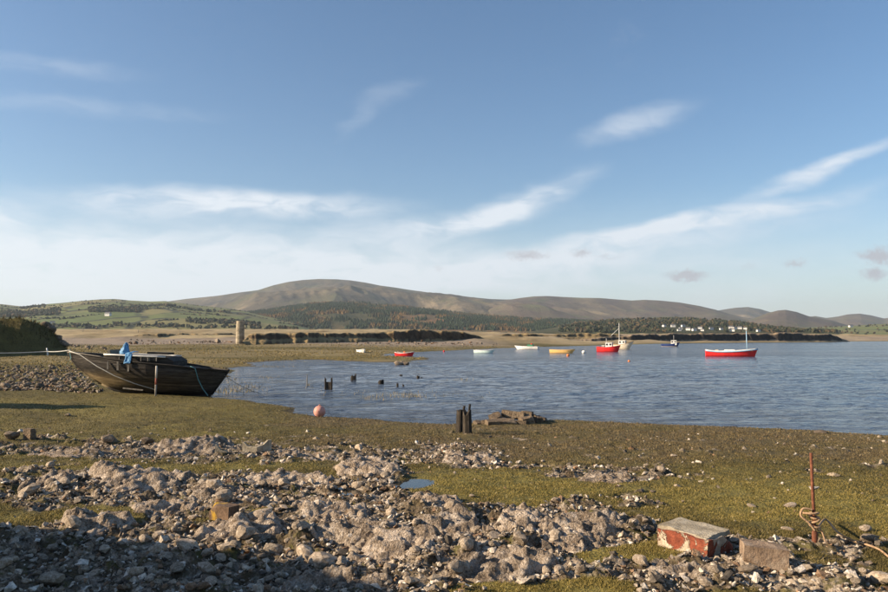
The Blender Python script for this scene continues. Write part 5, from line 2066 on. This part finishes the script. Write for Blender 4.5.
b = boat(562.5, 353.2, 5.0, 1.6, .62, 'yellow', 'ochre yellow open boat in the middle of the moorings', 1, R(-27), name='open_boat', trim='yellow', bow_rise=.25)
for q in (-1, .3, 1.2):
    box('thwart', (.25, 1.35, .05), (q, 0, .46), M['woodtrim'], b)
b = boat(608.8, 351.9, 5.0, 2.0, 1.0, 'red', 'red hulled fishing boat with white wheelhouse, nearer of the pair', 1, R(-24), name='fishing_boat', trim='red', bow_rise=.45, floor=.75, draft=.2)
wheelhouse(b, .1, 1.5, 1.35, 1.25, .72)
wheelhouse(b, -1.15, .6, .9, .62, .72)
tube('mast', [(-.5, 0, 1.9), (-.5, 0, 2.9)], .035, M['white'], b, 6)
b = boat(622, 349.3, 6.2, 2.2, 1.25, 'cream', 'cream hulled fishing boat with tall mast behind the red one', 1, R(-28), name='fishing_boat', trim='woodtrim', bow_rise=.75, floor=.75, draft=.2, rake=.2)
wheelhouse(b, .15, 1.9, 1.6, 1.35, .95)
tube('mast', [(-.7, 0, .9), (-.7, 0, 7.0)], [.085, .06], M['white'], b, 8)
tube('derrick_boom', [(-.75, 0, 5.6), (-2.9, 0, 3.6)], .05, M['white'], b, 6)
tube('stay', [(-.7, 0, 6.8), (2.9, 0, 1.9)], .015, M['greywood'], b, 5)
tube('stay', [(-2.9, 0, 3.6), (-2.6, 0, 1.2)], .015, M['greywood'], b, 5)
b = boat(670.5, 346.8, 6.0, 2.1, .85, 'blue', 'navy blue fishing boat with white wheelhouse near the headland', 1, R(-20), name='fishing_boat', trim='blue', bow_rise=.85, floor=.75, stripe='cream')
wheelhouse(b, 1.1, 1.9, 1.5, 1.55, .62)
tube('mast', [(1.1, 0, 2.2), (1.1, 0, 4.0)], .04, M['white'], b, 6)
b = boat(731.5, 356.6, 7.9, 2.2, .88, 'red', 'long red boat with white sheer and blue mast, alone at right', 1, R(-17), name='sailing_boat', trim='white', bow_rise=.48, stern_rise=.25, floor=.8, draft=.2, rake=.07)
v, f, sheer = hull_np(7.9, 2.2, .88, bow_rise=.48, stern_rise=.25, rake=.07)
for q in sheer:
    tube('sheer_band', [(a_[0], a_[1] * 1.005, a_[2] - .11) for a_ in q], .10, M['paleblue'], b, 6)
bm = box_bm(1.9, 1.3, .42)
for v_ in bm.verts:
    if v_.co.z > .1:
        v_.co.x *= .8
        v_.co.y *= .8
cv = link('cabin_cover', bm_mesh('cabin_cover', bm, M['white']), b, (-.25, 0, .72))
bv = cv.modifiers.new('bevel', 'BEVEL')
bv.width = .1
bv.segments = 3
box('fore_deck', (2.2, 1.2, .08), (2.0, 0, .86), M['woodtrim'], b, (0, -.06, 0))
box('engine_box', (.5, .7, .4), (-2.2, 0, .7), M['cream'], b, bevel=.05)
tube('mast', [(2.35, 0, .7), (2.30, 0, 4.1)], [.06, .055], M['paleblue'], b, 8)
tube('mast_head', [(2.30, 0, 4.1), (2.28, 0, 4.65)], .058, M['white'], b, 8)
tube('forestay', [(2.3, 0, 4.5), (3.75, 0, 1.35)], .012, M['greywood'], b, 5)


def float_buoy(px, py, r, m, label):
    X_, Y_ = at_z(px, py, 0)
    o = empty('mooring_buoy', (float(X_), float(Y_), 0), label, 'buoy')
    bm = bmesh.new()
    bmesh.ops.create_uvsphere(bm, u_segments=18, v_segments=12, radius=r)
    link('float', bm_mesh('float', bm, M[m], True), o, (0, 0, r * .55), (0, 0, 0), (1, 1, .9))
    tube('ring', [(-r * .2, 0, r * 1.4), (0, 0, r * 1.75), (r * .2, 0, r * 1.4)], r * .09, M['dark'], o, 5)


float_buoy(583.8, 353.2, .40, 'white', 'white mooring buoy between the yellow and red boats')
float_buoy(568, 356.2, .26, 'orange', 'orange mooring buoy in front of the yellow boat')
float_buoy(629, 361.8, .15, 'orange', 'tiny orange float on open water below the fishing boats')
float_buoy(444, 351.8, .22, 'red', 'tiny red float between the red dinghy and mint boat')
# fence stakes on the dune grass
for px_, py_ in ((138, 331.5), (180, 332), (318, 331), (83, 331.5)):
    d_ = 430.0
    q = at_d(px_, py_, d_)
    z_ = float(height(np.array(q.x), np.array(d_)))
    tag(tube('fence_post', [(q.x, d_, z_ - .3), (q.x, d_, z_ + 2.2)], .14, M['greywood'], None, 6), 'grey post standing alone in the dry grass behind the flats', 'post', 'posts in the dry grass')

# stones next to a boulder, ledge or block are told apart by it
for a in [(703, 540, 36, 'large red masonry block with the grey cap'), (765, 560, 22, 'small tan sandstone block'), (815, 535, 8, 'rusty iron rod'), (222, 512, 13, 'brick with yellow lichen'),
          (415, 480, 22, 'rain pool in the rock')]:
    ANCHOR.append(a)
used = set()
for ax, ay, hw, al in ANCHOR:
    for word, fx, fy in (('just left of', -1, 0), ('just right of', 1, 0), ('just in front of', 0, 1), ('just behind', 0, -1)):
        best = None
        for i, (px, py, r, o) in enumerate(STONES):
            dx_, dy_ = (px - ax), (py - ay) * 2.2
            if i in used or (fx and (dx_ * fx < hw * .8 or abs(dy_) > hw)) or (fy and (dy_ * fy < 6 or abs(dx_) > hw * .8)):
                continue
            dd = abs(dx_) + abs(dy_)
            if dd < hw + 60 and (best is None or dd < best[0]):
                best = (dd, i)
        if best:
            i = best[1]
            used.add(i)
            o = STONES[i][3]
            for cut in (' with dark', ' and a ', ' with the '):
                al = al.split(cut)[0]
            w = ('loose stone ' + word + ' the ' + al).split()[:16]
            while w[-1] in ('the', 'of', 'on', 'in', 'at', 'by', 'under', 'below', 'left', 'right', 'and', 'just', 'above', 'behind', 'a', 'lower', 'bottom', 'broad', 'small', 'white', 'pale', 'iron'):
                w.pop()
            o['label'] = ' '.join(w)
